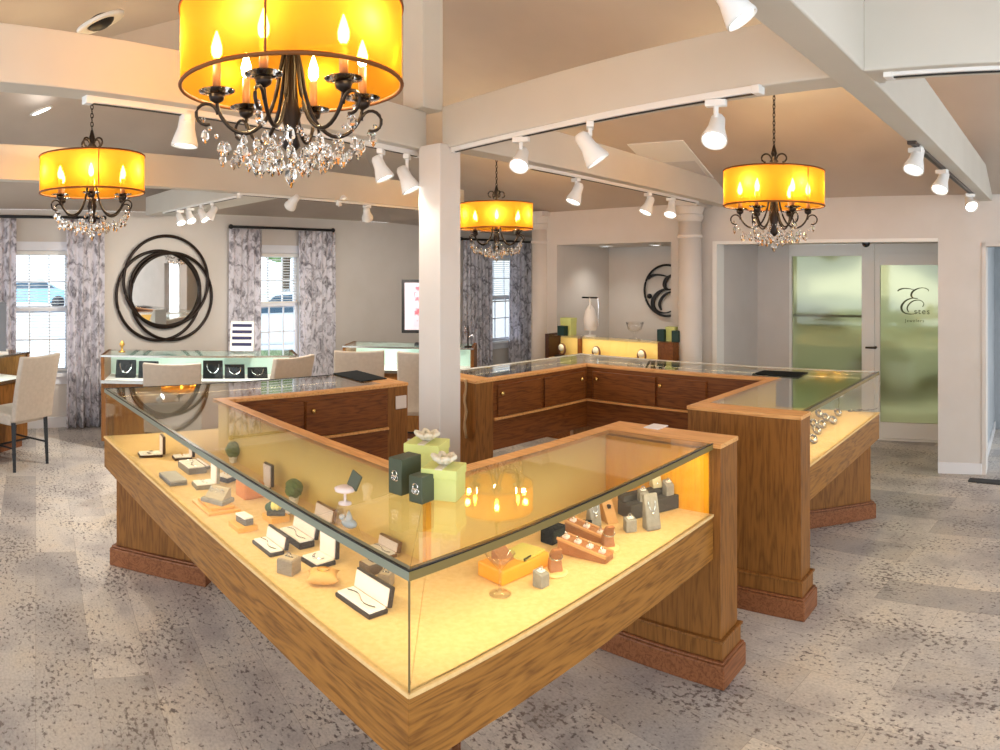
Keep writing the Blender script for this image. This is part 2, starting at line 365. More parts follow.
# curtains: wavy patterned sheets
def curtain_mat():
    m = mat('grey patterned curtain', lin(196, 194, 198), .85); n, l = nt(m); b = n['Principled BSDF']
    t = n.new('ShaderNodeTexCoord'); mp = n.new('ShaderNodeMapping'); mp.inputs['Scale'].default_value = (1.4, 1.4, 1)
    x = n.new('ShaderNodeTexNoise'); x.inputs['Scale'].default_value = 8; x.inputs['Detail'].default_value = 6; x.inputs['Roughness'].default_value = .7; x.inputs['Distortion'].default_value = 1
    r = ramp(n, [(.37, lin(146, 142, 150)), (.45, lin(204, 201, 208)), (.54, lin(246, 244, 250))])
    l.new(t.outputs['Object'], mp.inputs[0]); l.new(mp.outputs[0], x.inputs['Vector']); l.new(x.outputs[0], r.inputs[0]); l.new(r.outputs[0], b.inputs['Base Color'])
    tr = n.new('ShaderNodeBsdfTranslucent'); l.new(r.outputs[0], tr.inputs[0]); ms = n.new('ShaderNodeMixShader'); ms.inputs[0].default_value = .35
    l.new(b.outputs[0], ms.inputs[1]); l.new(tr.outputs[0], ms.inputs[2]); l.new(ms.outputs[0], n['Material Output'].inputs[0]); return m
cur_m = curtain_mat(); RODZ = [2.36, 2.3, 2.26]
CURT = [(0, -6, 16, 'grey patterned curtain panel at the picture left edge'), (0, 66, 104, 'grey patterned curtain panel between left window and round mirror'),
        (1, 229, 262, 'grey patterned curtain panel right of the round mirror'), (1, 298, 335, 'grey patterned curtain panel left of the framed print'),
        (2, 463, 492, 'grey patterned curtain panel just right of the white post'), (2, 509, 530, 'grey patterned curtain panel left of the plain round column')]
for wi, x0, x1, lb in CURT:
    s0, s1 = ls(x0, .1), ls(x1, .1); og = (*lw((s0 + s1) / 2, .1), 0)
    nx, nz = 72, 14; g = []; mb = MB(); zt = RODZ[wi] - .02; ph = random.random() * 6; nf = round((s1 - s0) / .085)
    for j in range(nz + 1):
        q = j / nz; row = []
        for i in range(nx + 1):
            f = i / nx; am = .012 + .028 * q ** .6
            d = .1 + am * math.sin(f * nf * 2 * PI + ph + .5 * math.sin(q * 3)) + .01 * math.sin(f * nf * PI + 1)
            row.append(mb.bm.verts.new((*lw(s0 + (s1 - s0) * (f + .01 * math.sin(f * 20 + q * 4)), d), zt + (.015 - zt) * q)))
        g.append(row)
    for j in range(nz):
        for i in range(nx): mb.face([g[j][i], g[j][i + 1], g[j + 1][i + 1], g[j + 1][i]])
    tag(mb.build('curtain', cur_m, None, og, og, smooth=True, sol=.004), lb, 'curtain', 'window curtains')
for wi, x0, x1, lb in ((0, -8, 70, 'black curtain rod above the left window'), (1, 231, 333, 'black curtain rod above the middle window'), (2, 461, 531, 'black curtain rod above the window beyond the post')):
    s0, s1 = ls(x0, .1), ls(x1, .1)
    if wi == 0: s1 = ls(104, .1)
    og = (*lw((s0 + s1) / 2, .1), RODZ[wi]); rd = thing('curtain_rod', lb, 'curtain rod', og)
    MB().tube([(*lw(s0, .1), RODZ[wi]), (*lw(s1, .1), RODZ[wi])], .017, 10).build('rod', black_m, rd, og, smooth=True)
    for q in (s0, s1): MB().ball((*lw(q, .1), RODZ[wi]), .03).build('finial', black_m, rd, og, smooth=True)
    for q in (s0 + .06, s1 - .06): MB().tube([(*lw(q, .1), RODZ[wi]), (*lw(q, 0), RODZ[wi])], .01).build('bracket', black_m, rd, og)

# ------------------------------------------------------------------ beams, post, columns
ZBM = 2.375
def beam(name, p0, p1, h, w_, label, z=ZBM, side=1):
    global ZOFF; ZOFF += .002; z -= ZOFF
    p0, p1 = Vector(p0), Vector(p1); d = (p1 - p0).normalized(); n = left(d) * side * w_; mb = MB()
    mb.prism([p0, p1, p1 + n, p0 + n], z, z + h)
    return struct(mb.build(name, beam_m, None, None, bevel=.006), label, 'beam')
ZOFF = 0
A0, A1 = Vector((-1.5, 1.73)), Vector((-.40, 3.515)); AD_ = (A1 - A0).normalized()
B0, B1 = Vector((-.26, 3.47)), Vector((1.0, 1.94)); BD_ = (B1 - B0).normalized()
E0, E1 = Vector((-.21, 3.66)), Vector((1.2, 5.33)); ED_ = (E1 - E0).normalized()
D0, D1 = Vector((-3.05, 3.51)), Vector((-.77, 6.69)); DD_ = (D1 - D0).normalized()
G0, G1 = Vector((-3.25, 6.27)), Vector((-2.0, 5.16)); GD_ = (G1 - G0).normalized()
C0, C1 = Vector((.66, 1.466)), Vector((1.14, 1.925)); C0 = Vector((.66, 1.466)); CD_ = (Vector((4.0, 4.7)) - Vector((1.1, 1.89))).normalized()
F0, F1 = Vector((1.055, 1.85)), Vector((1.336, 1.54)); FD_ = (F1 - F0).normalized()
CB = Vector((1.1, 1.89))
beam('beam_left', A0 - AD_ * 3, A1 + AD_ * .05, .195, .13, 'cream tie beam running left from the white post')
beam('beam_right', B0 - BD_ * .05, CB + BD_ * .02 + left(CD_) * .0, .21, .13, 'cream tie beam running right from the white post toward the front')
beam('beam_rear', E0 - ED_ * .1, E0 + ED_ * 3.6, .21, .13, 'tan tie beam running from the white post to the back wall', side=-1)
beam('beam_far', D0 - DD_ * 3, D0 + DD_ * 4.6, .235, .13, 'tan tie beam nearest the window wall')
beam('beam_short', G0 - GD_ * .6, G1 + GD_ * .02, .2, .42, 'short white beam carrying four spotlights by the mirror', z=ZBM)
beam('beam_diagonal', CB - CD_ * 3.2, CB + CD_ * 4.15, .24, .125, 'grey tie beam crossing overhead at upper right')
beam('beam_front', F0, F0 + FD_ * 2.2, .22, .13, 'pale blue grey beam at the upper right corner')
COLC = onray(440, (-.38, 3.55), (.4, 3.55))[0]; COLC = Vector((-.305, 3.53))
def sq(c, h, a): return [(c.x + h * math.sqrt(2) * math.cos(a + k * PI / 2), c.y + h * math.sqrt(2) * math.sin(a + k * PI / 2)) for k in range(4)]
PA = R(45 + 45 + 6)
pc = MB(); pc.prism(sq(COLC, .075, PA), 0, ZBM + .01); struct(pc.build('column', wallr_m, bevel=.004), 'square white post standing in the middle of the island', 'column')
kp = Vector((COLC.x - .05, COLC.y)); kp = onray(423, (COLC.x - .5, COLC.y), (COLC.x + .5, COLC.y))[0]
pc = MB(); pc.prism(sq(kp, .072, PA), ZBM + .19, 3.8); struct(pc.build('king_post', beam_m, bevel=.004), 'cream upright post rising from the tie beam to the ceiling', 'column')
def column_round(x, r_, off, label, w_):
    p = Vector(bw(bs(x, off), off)); root = thing('round_column', label, 'column', (p.x, p.y, 0), 0, 'round columns'); root['kind'] = 'structure'
    MB().lathe([(w_ * 1.02, 0), (w_ * 1.0, .8), (w_ * .93, WZ - .2)], 28).build('shaft', wallr_m, root, smooth=True)
    MB().lathe([(w_ * .95, WZ - .36), (w_ * 1.04, WZ - .35), (w_ * 1.04, WZ - .33), (w_ * .95, WZ - .32)], 28).build('neck_ring', wallr_m, root)
    MB().lathe([(w_ * .96, WZ - .2), (w_ * 1.1, WZ - .17), (w_ * 1.1, WZ - .14), (w_ * 1.0, WZ - .13), (w_ * 1.2, WZ - .06)], 28).build('capital', wallr_m, root)
    MB().cbox(0, 0, WZ - .03, w_ * 2.6, w_ * 2.6, .06, Matrix.Rotation(math.atan2(BWD.y, BWD.x), 4, 'Z')).build('abacus', wallr_m, root, bevel=.004)
    MB().lathe([(w_ * 1.25, 0), (w_ * 1.25, .06), (w_ * 1.12, .1), (w_ * 1.05, .13)], 28).build('base', wallr_m, root)
column_round(690, 0, -.16, 'round white column right of the alcove logo', .118)
column_round(541, 0, .02, 'plain round column left of the alcove', .112)

# ------------------------------------------------------------------ display cases
def slab(root, og, P0, d, n, ln, dp, front=.035, top=H, wm=oak_z):
    """end panel: P0 on the front line, running ln along d and dp along n"""
    def pg(e):
        a = P0 - n * (front + e) - d * e; b = P0 + d * (ln + e) - n * (front + e); c_ = P0 + d * (ln + e) + n * (dp + e); f = P0 - d * e + n * (dp + e); return [a, b, c_, f]
    e_ = MB().prism(pg(0), 0, top - .018).build('end_panel', wm, root, og, bevel=.003)
    MB().prism(pg(.004), top - .02, top).build('end_panel_cap', oak_light, root, og, bevel=.003)
    MB().prism(pg(.03), 0, .1).prism(pg(.024), .1, .112).build('base_block', oak_base, root, og, bevel=.006)
    MB().prism(pg(.012), .112, .185).prism(pg(.02), .185, .197).build('base_moulding', oak_z, root, og, bevel=.004)
def leg(root, og, corner, d, a0, a1, th):
    n = left(d)
    def pg(e): return [corner + d * (a0 - e) - n * (th + e), corner + d * (a1 + e) - n * (th + e), corner + d * (a1 + e) + n * (th + e), corner + d * (a0 - e) + n * (th + e)]
    MB().prism(pg(0), 0, ZB + .01).build('corner_leg', oak_z, root, og, bevel=.003)
    MB().prism(pg(.03), 0, .105).prism(pg(.022), .105, .118).build('base_block', oak_base, root, og, bevel=.006)
def case(name, label, O0, O1, I1, I0, run, doors=(), led=60, zl=ZB, ZL_=0, group='island display cases', ends=()):
    dep = abs((I0 - O0).dot(left((O1 - O0).normalized())))
    def W(s, t): q = t / dep; return (O0.lerp(O1, s)).lerp(I0.lerp(I1, s), q)
    og = (O0.x, O0.y, 0); root = thing(name, label, 'display case', og, 0, group)
    wf, wd = (oak_u, oak_dark_u) if run == 'u' else (oak_v, oak_dark_v)
    q4 = lambda t0, t1, s0=0, s1=1: [W(s0, t0), W(s1, t0), W(s1, t1), W(s0, t1)]
    MB().prism(q4(0, .028), zl, ZD - .012).build('front_apron', wf, root, og, bevel=.002)
    MB().prism(q4(-.004, dep - .03), ZD - .012, ZD).build('display_deck', deck_m, root, og, bevel=.003)
    MB().prism(q4(.028, dep - .03), zl, zl + .015).build('bottom_panel', wd, root, og)
    MB().prism(q4(dep - .028, dep), zl, H - .02).build('back_panel', wd, root, og)
    MB().prism(q4(dep - .036, dep - .028), ZD, H - .02).build('lining', lining_m, root, og)
    MB().prism(q4(dep - .062, dep + .006), H - .02, H).build('top_rail', oak_light, root, og, bevel=.003)
    MB().prism(q4(.024, dep - .062), H - .01, H - .001).build('glass_top', glasst_m, root, og)
    MB().prism(q4(.006, .014), ZD, H - .026).build('glass_front', glass_m, root, og)
    MB().prism(q4(.0, .024), H - .026, H - .003).build('glass_edge', edge_m if run == 'u' and ZL_ == 1 else edge_sheen if ZL_ == 2 else edge_w, root, og)
    MB().prism(q4(-.001, .05 if ZL_ == 2 else .006), H - .003, H + .0005).build('edge_seal_or_sheen', edge_sheen if ZL_ == 2 else seal_m, root, og)  # black seal; on the rear cases a wide white strip painting reflected window light
    for s in ends:
        s_, e_ = (0, .008) if s == 0 else (.992, 1)
        MB().prism(q4(.014, dep - .03, s_, e_), ZD, H - .012).build('glass_end', glass_m, root, og)
    # staff side: ledge and doors with knobs
    if doors:
        MB().prism(q4(dep, dep + .02), .735, .752).build('ledge', oak_light, root, og, bevel=.003)
        for a, b, k in doors:
            dr = MB().prism(q4(dep, dep + .018, a + .004, b - .004), .757, H - .05).build('door', wd, root, og, bevel=.003)
            if k is None: continue
            p = W(k, dep + .03); MB().ball((p.x, p.y, .915), .016).build('knob', brass_m, dr, og, smooth=True)
    # warm light strip under the front edge
    if led:
        L_ = bpy.data.lights.new('case_strip', 'AREA'); L_.shape = 'RECTANGLE'; L_.size = (O1 - O0).length * .9; L_.size_y = .02; L_.energy = led; L_.color = (1, .77, .42)
        lo = bpy.data.objects.new('case_strip', L_); C.objects.link(lo); p = W(.5, .04); lo.location = (p.x, p.y, H - .03)
        d = (O1 - O0).normalized(); n_ = (I0.lerp(I1, .5) - O0.lerp(O1, .5)); n_ = Vector((n_.x, n_.y)) - d * n_.dot(d); n_.normalize()
        z = Vector((-n_.x * .45, -n_.y * .45, .9)).normalized(); x = Vector((d.x, d.y, 0)); y = z.cross(x)
        lo.rotation_euler = Matrix((x, y, z)).transposed().to_euler()
    return root, og, W
c0 = Vector((-.221, 1.69)); U_ = Vector((-2.352 + .221, 3.708 - 1.69)).normalized(); V_ = Vector((.884 + .221, 2.828 - 1.69)).normalized()
nL = Vector((U_.y, -U_.x)); nR = left(V_); DL, DR = .565, .595
lenL = 2.935; oL = Vector((-2.352, 3.708)); lenR = 1.598; oR = c0 + V_ * lenR
V2 = Vector((math.sin(R(46.3)), math.cos(R(46.3)))); nB = Vector((V2.y, -V2.x)); DB = .58; lenB = 1.70
V0_ = V_; bis_ = (U_ + V_).normalized()
iLR = isect(c0 + nL * DL, U_, c0 + nR * DR, V_); iLB = isect(c0 + nL * DL, U_, oL + nB * DB, V2)
cL, gL, WL = case('display_case', 'long glass topped oak case along the front left, full of open jewellery boxes', c0, oL, iLB, iLR, 'u', led=5.6, ZL_=1)
MB().prism([c0 + bis_ * .003 + U_ * .004, c0 + bis_ * .003 + V0_ * .004, c0 + bis_ * .01], ZD, H - .026).build('corner_joint', mat('dark glass joint', lin(110, 96, 60), .3), cL, gL)
bis = (iLB - oL).normalized(); leg(cL, gL, oL, bis, .17, .74, .13)
bis0 = (iLR - c0).normalized(); leg(cL, gL, c0, bis0, .36, .74, .09)
for z0 in (ZD,):      # corner post at the inner mitre, lined in amber
    MB().prism([iLR - nL * .03 + U_ * .0, iLR - nL * .05 - nR * .05, iLR - nR * .03], ZD, H - .02).build('corner_post', amber_panel, cL, gL)
cR, gR, WR = case('display_case', 'short glass topped oak case along the front right with ring trays', c0, oR, oR + nR * DR, iLR, 'v', led=4.2)
slab(cR, gR, oR, V_, nR, .168, DR)
MB().prism([oR - V_ * .006 + nR * .02, oR + nR * .02, oR + nR * (DR - .04), oR - V_ * .006 + nR * (DR - .04)], ZD, H - .03).build('end_lining', amber_panel, cR, gR)
oB = oL + V2 * lenB
cB, gB, WB = case('display_case', 'far left glass topped oak island case with a black mat', oL, oB, oB + nB * DB, iLB, 'v', doors=((.08, .435, None), (.445, .985, .48)), led=3)
slab(cB, gB, oB, V2, nB, .16, DB, front=.02)
# rear L of cases
UC = Vector((math.sin(R(-46.5)), math.cos(R(-46.5)))); VC = Vector((math.sin(R(45.9)), math.cos(R(45.9))))
RRf = Vector((1.547, 3.324)); RRe = Vector((2.62, 4.371)); VR = (RRe - RRf).normalized()
icBC = Vector((.687, 5.496)); DC = .5
nVC = left(VC); nUC = Vector((UC.y, -UC.x))
BCs = icBC - VC * 1.02                      # inner start beside the end slab
oBC0 = BCs + nVC * DC; oBCc = isect(oBC0, VC, icBC + nUC * (DC + .05), UC)
oRRc = isect(RRf, VR, oBCc, UC); nRR = left(VR); DRR = .63
iRRc = isect(RRf + nRR * DRR, VR, icBC, UC)
# outer lines run the other way round so that the inside lies on the left
cC, gC, WC = case('display_case', 'back island case of oak with a beige cord hanging on its end', oBC0, oBCc, icBC, BCs, 'v', doors=((.03, .47, .06), (.5, .97, .93)), led=3, ZL_=2)
slab(cC, gC, oBC0 - VC * .16, VC, -nVC, .16, DC, front=.0)
cD, gD, WD = case('display_case', 'glass topped oak case in front of the alcove with a black mat on top', oBCc, oRRc, iRRc, icBC, 'u', doors=((.03, .42, .06), (.43, .7, .45)), led=3, ZL_=2)
cE, gE, WE = case('display_case', 'glass topped oak case on the right holding silver bracelets', RRf, oRRc, iRRc, RRf + nRR * DRR, 'v', led=4)
slab(cE, gE, RRf - VR * .135, VR, nRR, .135, DRR, front=.03)
bis2 = (iRRc - oRRc).normalized(); leg(cE, gE, oRRc, bis2, .12, .66, .1)
bis3 = (icBC - oBCc).normalized(); leg(cC, gC, oBCc, bis3, .12, .6, .1)

# ------------------------------------------------------------------ chandeliers
def shade_mat():
    m = bpy.data.materials.new('amber organza'); m.use_nodes = True; n, l = nt(m); n.clear(); o = n.new('ShaderNodeOutputMaterial')
    t = n.new('ShaderNodeBsdfTransparent'); t.inputs[0].default_value = (1, .6, .1, 1)
    tr = n.new('ShaderNodeBsdfTranslucent'); tr.inputs[0].default_value = (.6, .24, .025, 1)
    d = n.new('ShaderNodeBsdfDiffuse'); d.inputs[0].default_value = (.62, .26, .012, 1)
    a = n.new('ShaderNodeMixShader'); a.inputs[0].default_value = .3; b = n.new('ShaderNodeMixShader'); b.inputs[0].default_value = .55
    l.new(tr.outputs[0], a.inputs[1]); l.new(d.outputs[0], a.inputs[2]); l.new(t.outputs[0], b.inputs[1]); l.new(a.outputs[0], b.inputs[2]); l.new(b.outputs[0], o.inputs[0]); return m
shade_m = shade_mat(); band_m = mat('brown shade band', lin(120, 70, 24), .6)
bulb_m = mat('lit candle bulb', (1, .85, .5, 1), .4, emit=55, emitcol=(1, .78, .36, 1))
crystal_m = mat('clear crystal', (1, .97, .92, 1), .02, trans=1, ior=1.5)
candle_m = mat('candle sleeve', lin(150, 96, 50), .5)
RD, HD_ = .315, .215
ch0 = thing('chandelier', 'largest and nearest chandelier, amber drum shade with crystals, top of picture', 'chandelier', (0, 0, 0), 0, 'amber drum chandeliers')
mb = MB(); mb.lathe([(RD, 0), (RD, HD_)], 64, cap=False); mb.build('drum_shade', shade_m, ch0, smooth=True)
for z in (0, HD_): MB().tube([(RD * math.cos(2 * PI * k / 64), RD * math.sin(2 * PI * k / 64), z) for k in range(64)], .006, 6, True).build('shade_band', band_m, ch0, smooth=True)
MB().lathe([(.006, -.19), (.028, -.17), (.016, -.13), (.03, -.08), (.014, -.03), (.012, .1), (.022, .16), (.012, .2), (.012, .265), (.03, .275), (.012, .305), (.02, .325), (.006, .38)], 16).build('centre_stem', bronze_m, ch0, smooth=True)
MB().box(-.003, .003, -RD - .0015, -RD + .001, 0, HD_).build('shade_seam', band_m, ch0)
sp = MB()
for k in range(3): a = 2 * PI * k / 3; sp.tube([(0, 0, HD_ - .004), (RD * math.cos(a), RD * math.sin(a), HD_ - .004)], .004, 6)
sp.build('shade_spokes', bronze_m, ch0)
for k in range(4):
    a = PI / 4 + k * PI / 2; pts = []
    for i in range(15):
        th = i / 14 * 1.5 * PI; rr = .034 * (1 - .35 * i / 14); pts.append(((.052 - rr * math.cos(th)) , .265 + .03 + rr * math.sin(th)))
    MB().tube([(r_ * math.cos(a), r_ * math.sin(a), z) for r_, z in pts], .006, 6).build('top_scroll', bronze_m, ch0, smooth=True)
drop = None
def crystal(parent, p, sc):
    global drop
    if drop is None:
        b = MB(); b.lathe([(.001, -.03), (.011, -.012), (.009, 0), (.001, .01)], 6); drop = b.build('crystal_drop', crystal_m, parent); drop.location = p; drop.scale = (sc,) * 3; return
    o = drop.copy(); C.objects.link(o); o.parent = parent; o.location = p; o.scale = (sc,) * 3; o.rotation_euler = (0, 0, random.random() * 3)
NA = 6; PH = R(22)
for k in range(NA):
    a = PH + 2 * PI * k / NA; ca, sa = math.cos(a), math.sin(a)
    P2 = [(.012, .13), (.03, .05), (.045, -.03), (.075, -.1), (.12, -.135), (.165, -.128), (.2, -.09), (.212, -.05)]
    pts = []
    for i in range(len(P2) - 1):
        for q in (0, .34, .67):
            p0 = P2[max(i - 1, 0)]; p1 = P2[i]; p2 = P2[i + 1]; p3 = P2[min(i + 2, len(P2) - 1)]
            pts.append(tuple(.5 * ((2 * p1[j]) + (p2[j] - p0[j]) * q + (2 * p0[j] - 5 * p1[j] + 4 * p2[j] - p3[j]) * q * q + (3 * p1[j] - p0[j] - 3 * p2[j] + p3[j]) * q ** 3) for j in (0, 1)))
    pts.append(P2[-1])
    m1 = MB(); m1.tube([(r_ * ca, r_ * sa, z) for r_, z in pts], .0058, 7)
    sc_ = [(.205 + .035 + .03 * math.cos(th), -.085 + .03 * math.sin(th)) for th in [PI - i / 12 * 1.6 * PI for i in range(13)]]
    m1.tube([(r_ * ca, r_ * sa, z) for r_, z in sc_], .005, 6)
    m1.lathe([(.004, -.055), (.02, -.045), (.024, -.03), (.012, -.028)], 12, (.212 * ca, .212 * sa, 0))
    arm = m1.build('arm', bronze_m, ch0, smooth=True)
    cx, cy = .212 * ca, .212 * sa
    MB().lathe([(.012, -.03), (.012, .07)], 12, (cx, cy, 0)).build('candle', candle_m, arm, smooth=True)
    MB().lathe([(.006, .07), (.015, .085), (.016, .105), (.009, .13), (.002, .15)], 12, (cx, cy, 0)).build('bulb', bulb_m, arm, smooth=True)
    MB().lathe([(.014, -.03), (.05, -.022), (.052, -.018), (.014, -.026)], 16, (cx, cy, 0)).build('drip_dish', crystal_m, arm, smooth=True)
    # bead swag from the arm tip to the stem
    sw = MB()
    for i in range(13):
        q = i / 12; r_ = .25 * (1 - q) + .03 * q; z = -.1 * (1 - q) - .12 * q - .085 * math.sin(q * PI); sw.ball((r_ * ca, r_ * sa, z), .007, 6, 4)
    sw.build('bead_swag', crystal_m, arm)
    for r_, dz in ((.245, -.125), (.2, -.165), (.15, -.17), (.1, -.19)):
        for j in (-1, 0, 1):
            if j and r_ > .22: continue
            aa = a + j * .33; crystal(ch0, (r_ * math.cos(aa), r_ * math.sin(aa), dz - random.random() * .03), .95 + random.random() * .4)
for k in range(10):
    a = 2 * PI * k / 10; crystal(ch0, (.055 * math.cos(a), .055 * math.sin(a), -.2 - .02 * (k % 2)), 1.2)
crystal(ch0, (0, 0, -.235), 1.8)
chain_m = bronze_m
def place_ch(x, ybot, dr_px, label, first=False, rz=0, hang_y=None):
    a = (x - 500) / F; r = 2 * RD * F / dr_px; X, Y = r * math.sin(a), r * math.cos(a); z = zat(ybot, r)
    if first: o = ch0; o.location = (X, Y, z); o['label'] = label; o.rotation_euler = (0, 0, rz)
    else: o = dup(ch0, (X, Y, z), rz, label)
    zt = ceil_z(X, Y) - .01
    cn = MB(); zz = .36; i = 0
    while zz < zt - z - .03:
        rt = Matrix.Translation((0, 0, zz)) @ Matrix.Rotation(PI / 2 * (i % 2), 4, 'Z')
        cn.tube([rt @ Vector((.008 * math.cos(2 * PI * k / 8), 0, .017 * math.sin(2 * PI * k / 8))) for k in range(8)], .0032, 5, True); zz += .026; i += 1
    cn.build('chain', bronze_m, o); MB().lathe([(.012, -.04), (.05, -.03), (.062, -.008), (.062, .02)], 20, (0, 0, zt - z)).build('ceiling_canopy', bronze_m, o, smooth=True)
    for k in range(NA):
        b_ = rz + PH + 2 * PI * k / NA
        L_ = bpy.data.lights.new('chandelier_bulb', 'POINT'); L_.energy = 3.8; L_.color = (1, .74, .4); L_.shadow_soft_size = .02
        lo = bpy.data.objects.new('chandelier_bulb', L_); C.objects.link(lo); lo.location = (X + .283 * math.cos(b_), Y + .283 * math.sin(b_), z + .115)
    return o
cands = [place_ch(774, 206, 101, 'amber drum chandelier hanging at right in front of the entry recess', rz=.3), place_ch(92, 193, 105, 'amber drum chandelier hanging at left in front of the first window', rz=.7), place_ch(496.5, 229, 72.5, 'farthest amber drum chandelier, right of the white post', rz=1.2)]
place_ch(291, 87, 221, 'largest and nearest chandelier with amber drum shade and crystals, top of picture', True, rz=.1)

# ------------------------------------------------------------------ track lighting
trk_m = mat('white track', lin(232, 232, 230), .4); lampw_m = mat('lit lamp face', (1, 1, 1, 1), .4, emit=9, emitcol=(1, .95, .86, 1))
def rail(p0, p1, label, m=trk_m, z=ZBM):
    p0, p1 = Vector(p0), Vector(p1); c = (p0 + p1) / 2; a = math.atan2(p1.y - p0.y, p1.x - p0.x); L_ = (p1 - p0).length
    r = thing('track_rail', label, 'track rail', (c.x, c.y, z), a, 'lighting tracks')
    MB().cbox(0, 0, -.0125, L_, .035, .025).build('channel', m, r, bevel=.003)
    MB().cbox(0, 0, -.026, L_ - .02, .012, .004).build('slot', black_m, r)
    for s in (-1, 1): MB().cbox(s * L_ / 2, 0, -.014, .03, .042, .03).build('end_cap', m, r, bevel=.003)
hd0 = None
def head(x, y, p0, p1, label, rz, tilt=.5, size=1.0, z_rail=ZBM, pw=6):
    """a spotlight under the line p0-p1; its stem is as long as the drop seen"""
    p, r = onray(x, p0, p1); zl = zat(y, r)
    root = thing('track_spotlight', label, 'spotlight', (p.x, p.y, z_rail - .026), rz, 'white track spotlights')
    drop_ = z_rail - .026 - zl
    MB().cbox(0, 0, -.012, .075, .03, .024).build('adapter', trk_m, root, bevel=.003)
    MB().tube([(0, 0, -.02), (0, 0, -max(drop_ - .05 * size, .03))], .009, 8).build('stem', trk_m, root)
    M = Matrix.Translation((0, 0, -drop_)) @ Matrix.Rotation(tilt, 4, 'X'); s = size
    b = MB(); b.lathe([(.02 * s, .075 * s), (.03 * s, .06 * s), (.034 * s, .01 * s), (.052 * s, -.05 * s), (.052 * s, -.06 * s), (.047 * s, -.06 * s), (.044 * s, -.045 * s)], 20)
    for v in b.bm.verts: v.co = M @ v.co
    hs = b.build('lamp_housing', trk_m, root, smooth=True)
    b = MB(); b.lathe([(.001, -.05 * s), (.046 * s, -.05 * s), (.046 * s, -.047 * s), (.001, -.047 * s)], 20)
    for v in b.bm.verts: v.co = M @ v.co
    b.build('lamp_face', lampw_m, hs)
    L_ = bpy.data.lights.new('spot', 'SPOT'); L_.energy = pw; L_.color = (1, .92, .8); L_.spot_size = R(95); L_.spot_blend = .8; L_.shadow_soft_size = .04
    lo = bpy.data.objects.new('spot', L_); C.objects.link(lo)
    M2 = Matrix.Translation(root.location) @ Matrix.Rotation(rz, 4, 'Z') @ M @ Matrix.Translation((0, 0, -.075 * s)); lo.matrix_world = M2
nA = left(AD_) * .075; nB_ = left(BD_) * .04; nE = -left(ED_) * .03; nC = left(CD_) * .1; nD = left(DD_) * .05; nG = left(GD_) * .03; nF = left(FD_) * .05
rail(onray(88, A0 + nA, A1 + nA)[0], onray(418, A0 + nA, A1 + nA)[0], 'white lighting track under the beam left of the post')
rail(onray(454, B0 + nB_, B1 + nB_)[0], onray(758, B0 + nB_, B1 + nB_)[0], 'white lighting track under the beam right of the post')
rail(onray(528, E0 + nE, E1 + nE)[0], onray(696, E0 + nE, E1 + nE)[0], 'white lighting track under the rear tan beam')
rail(onray(912, CB + nC, CB + CD_ + nC)[0], onray(972, CB + nC, CB + CD_ + nC)[0], 'dark slotted lighting track on the diagonal beam at right', mat('dark track', lin(70, 60, 54), .4))
rail(onray(240, D0 + nD, D1 + nD)[0], onray(416, D0 + nD, D1 + nD)[0], 'white lighting track under the beam near the window wall')
rail(onray(165, G0 + nG, G1 + nG)[0], onray(238, G0 + nG, G1 + nG)[0], 'short lighting track above the round mirror')
rail(F0 + FD_ * .07 + nF, F0 + FD_ * 1.5 + nF, 'white lighting track under the beam at the upper right corner')
HEADS = [(186, 131, A0 + nA, A1 + nA, 'white spotlight hanging between the left and the largest chandelier', 2.2, .1, 1), (381, 169, A0 + nA, A1 + nA, 'white spotlight partly behind the crystals of the largest chandelier', -1.6, .4, .9), (407, 180, A0 + nA, A1 + nA, 'white spotlight immediately left of the white post', -1.6, .45, 1),
 (521, 159, B0 + nB_, B1 + nB_, 'round faced lit spotlight first to the right of the white post', 2.8, .7, .85), (590, 149, B0 + nB_, B1 + nB_, 'tilted white spotlight second to the right of the white post', -1.7, .6, 1), (716, 130, B0 + nB_, B1 + nB_, 'lit spotlight left of the right-hand chandelier chain', 2.6, .6, .88),
 (576, 194, E0 + nE, E1 + nE, 'white spotlight on the rear track right of the farthest chandelier', 2.0, .4, 1), (648, 206, E0 + nE, E1 + nE, 'white spotlight second from the right on the rear track', 1.9, .45, 1), (671, 209, E0 + nE, E1 + nE, 'white spotlight at the rear track end beside the round column', 2.6, .5, 1),
 (916, 160, CB + nC, CB + CD_ + nC, 'white spotlight nearest on the diagonal beam track', 2.0, .45, 1), (942, 182, CB + nC, CB + CD_ + nC, 'white spotlight in the middle of the diagonal beam track', 2.0, .55, 1), (970, 202, CB + nC, CB + CD_ + nC, 'white spotlight at the far end of the diagonal beam track', 2.8, .8, 1),
 (293, 202, D0 + nD, D1 + nD, 'white spotlight above the middle window curtain', .9, .95, 1), (339, 195, D0 + nD, D1 + nD, 'white spotlight against the tan far beam', -1.7, .5, 1), (367, 214, D0 + nD, D1 + nD, 'white spotlight hanging left of the post below the far beam', .1, .95, 1),
 (180, 219, G0 + nG, G1 + nG, 'leftmost of four spotlights above the mirror', -2.2, .6, .9), (190, 217, G0 + nG, G1 + nG, 'second from left of four spotlights above the mirror', -2.2, .6, .9), (203, 215, G0 + nG, G1 + nG, 'third from left of four spotlights above the mirror', -1.7, .6, .9), (212, 213, G0 + nG, G1 + nG, 'rightmost of four spotlights above the mirror', 2.0, .6, .9)]
for x, y, p0, p1, lb, rz, tl, sz in HEADS: head(x, y, p0, p1, lb, rz, tl, sz, pw=150 if x == 367 else 150 if x == 293 else 70 if x in (339, 180, 190, 203, 212) else 6)
Lq = CB - CD_ * .75 + left(CD_) * .16
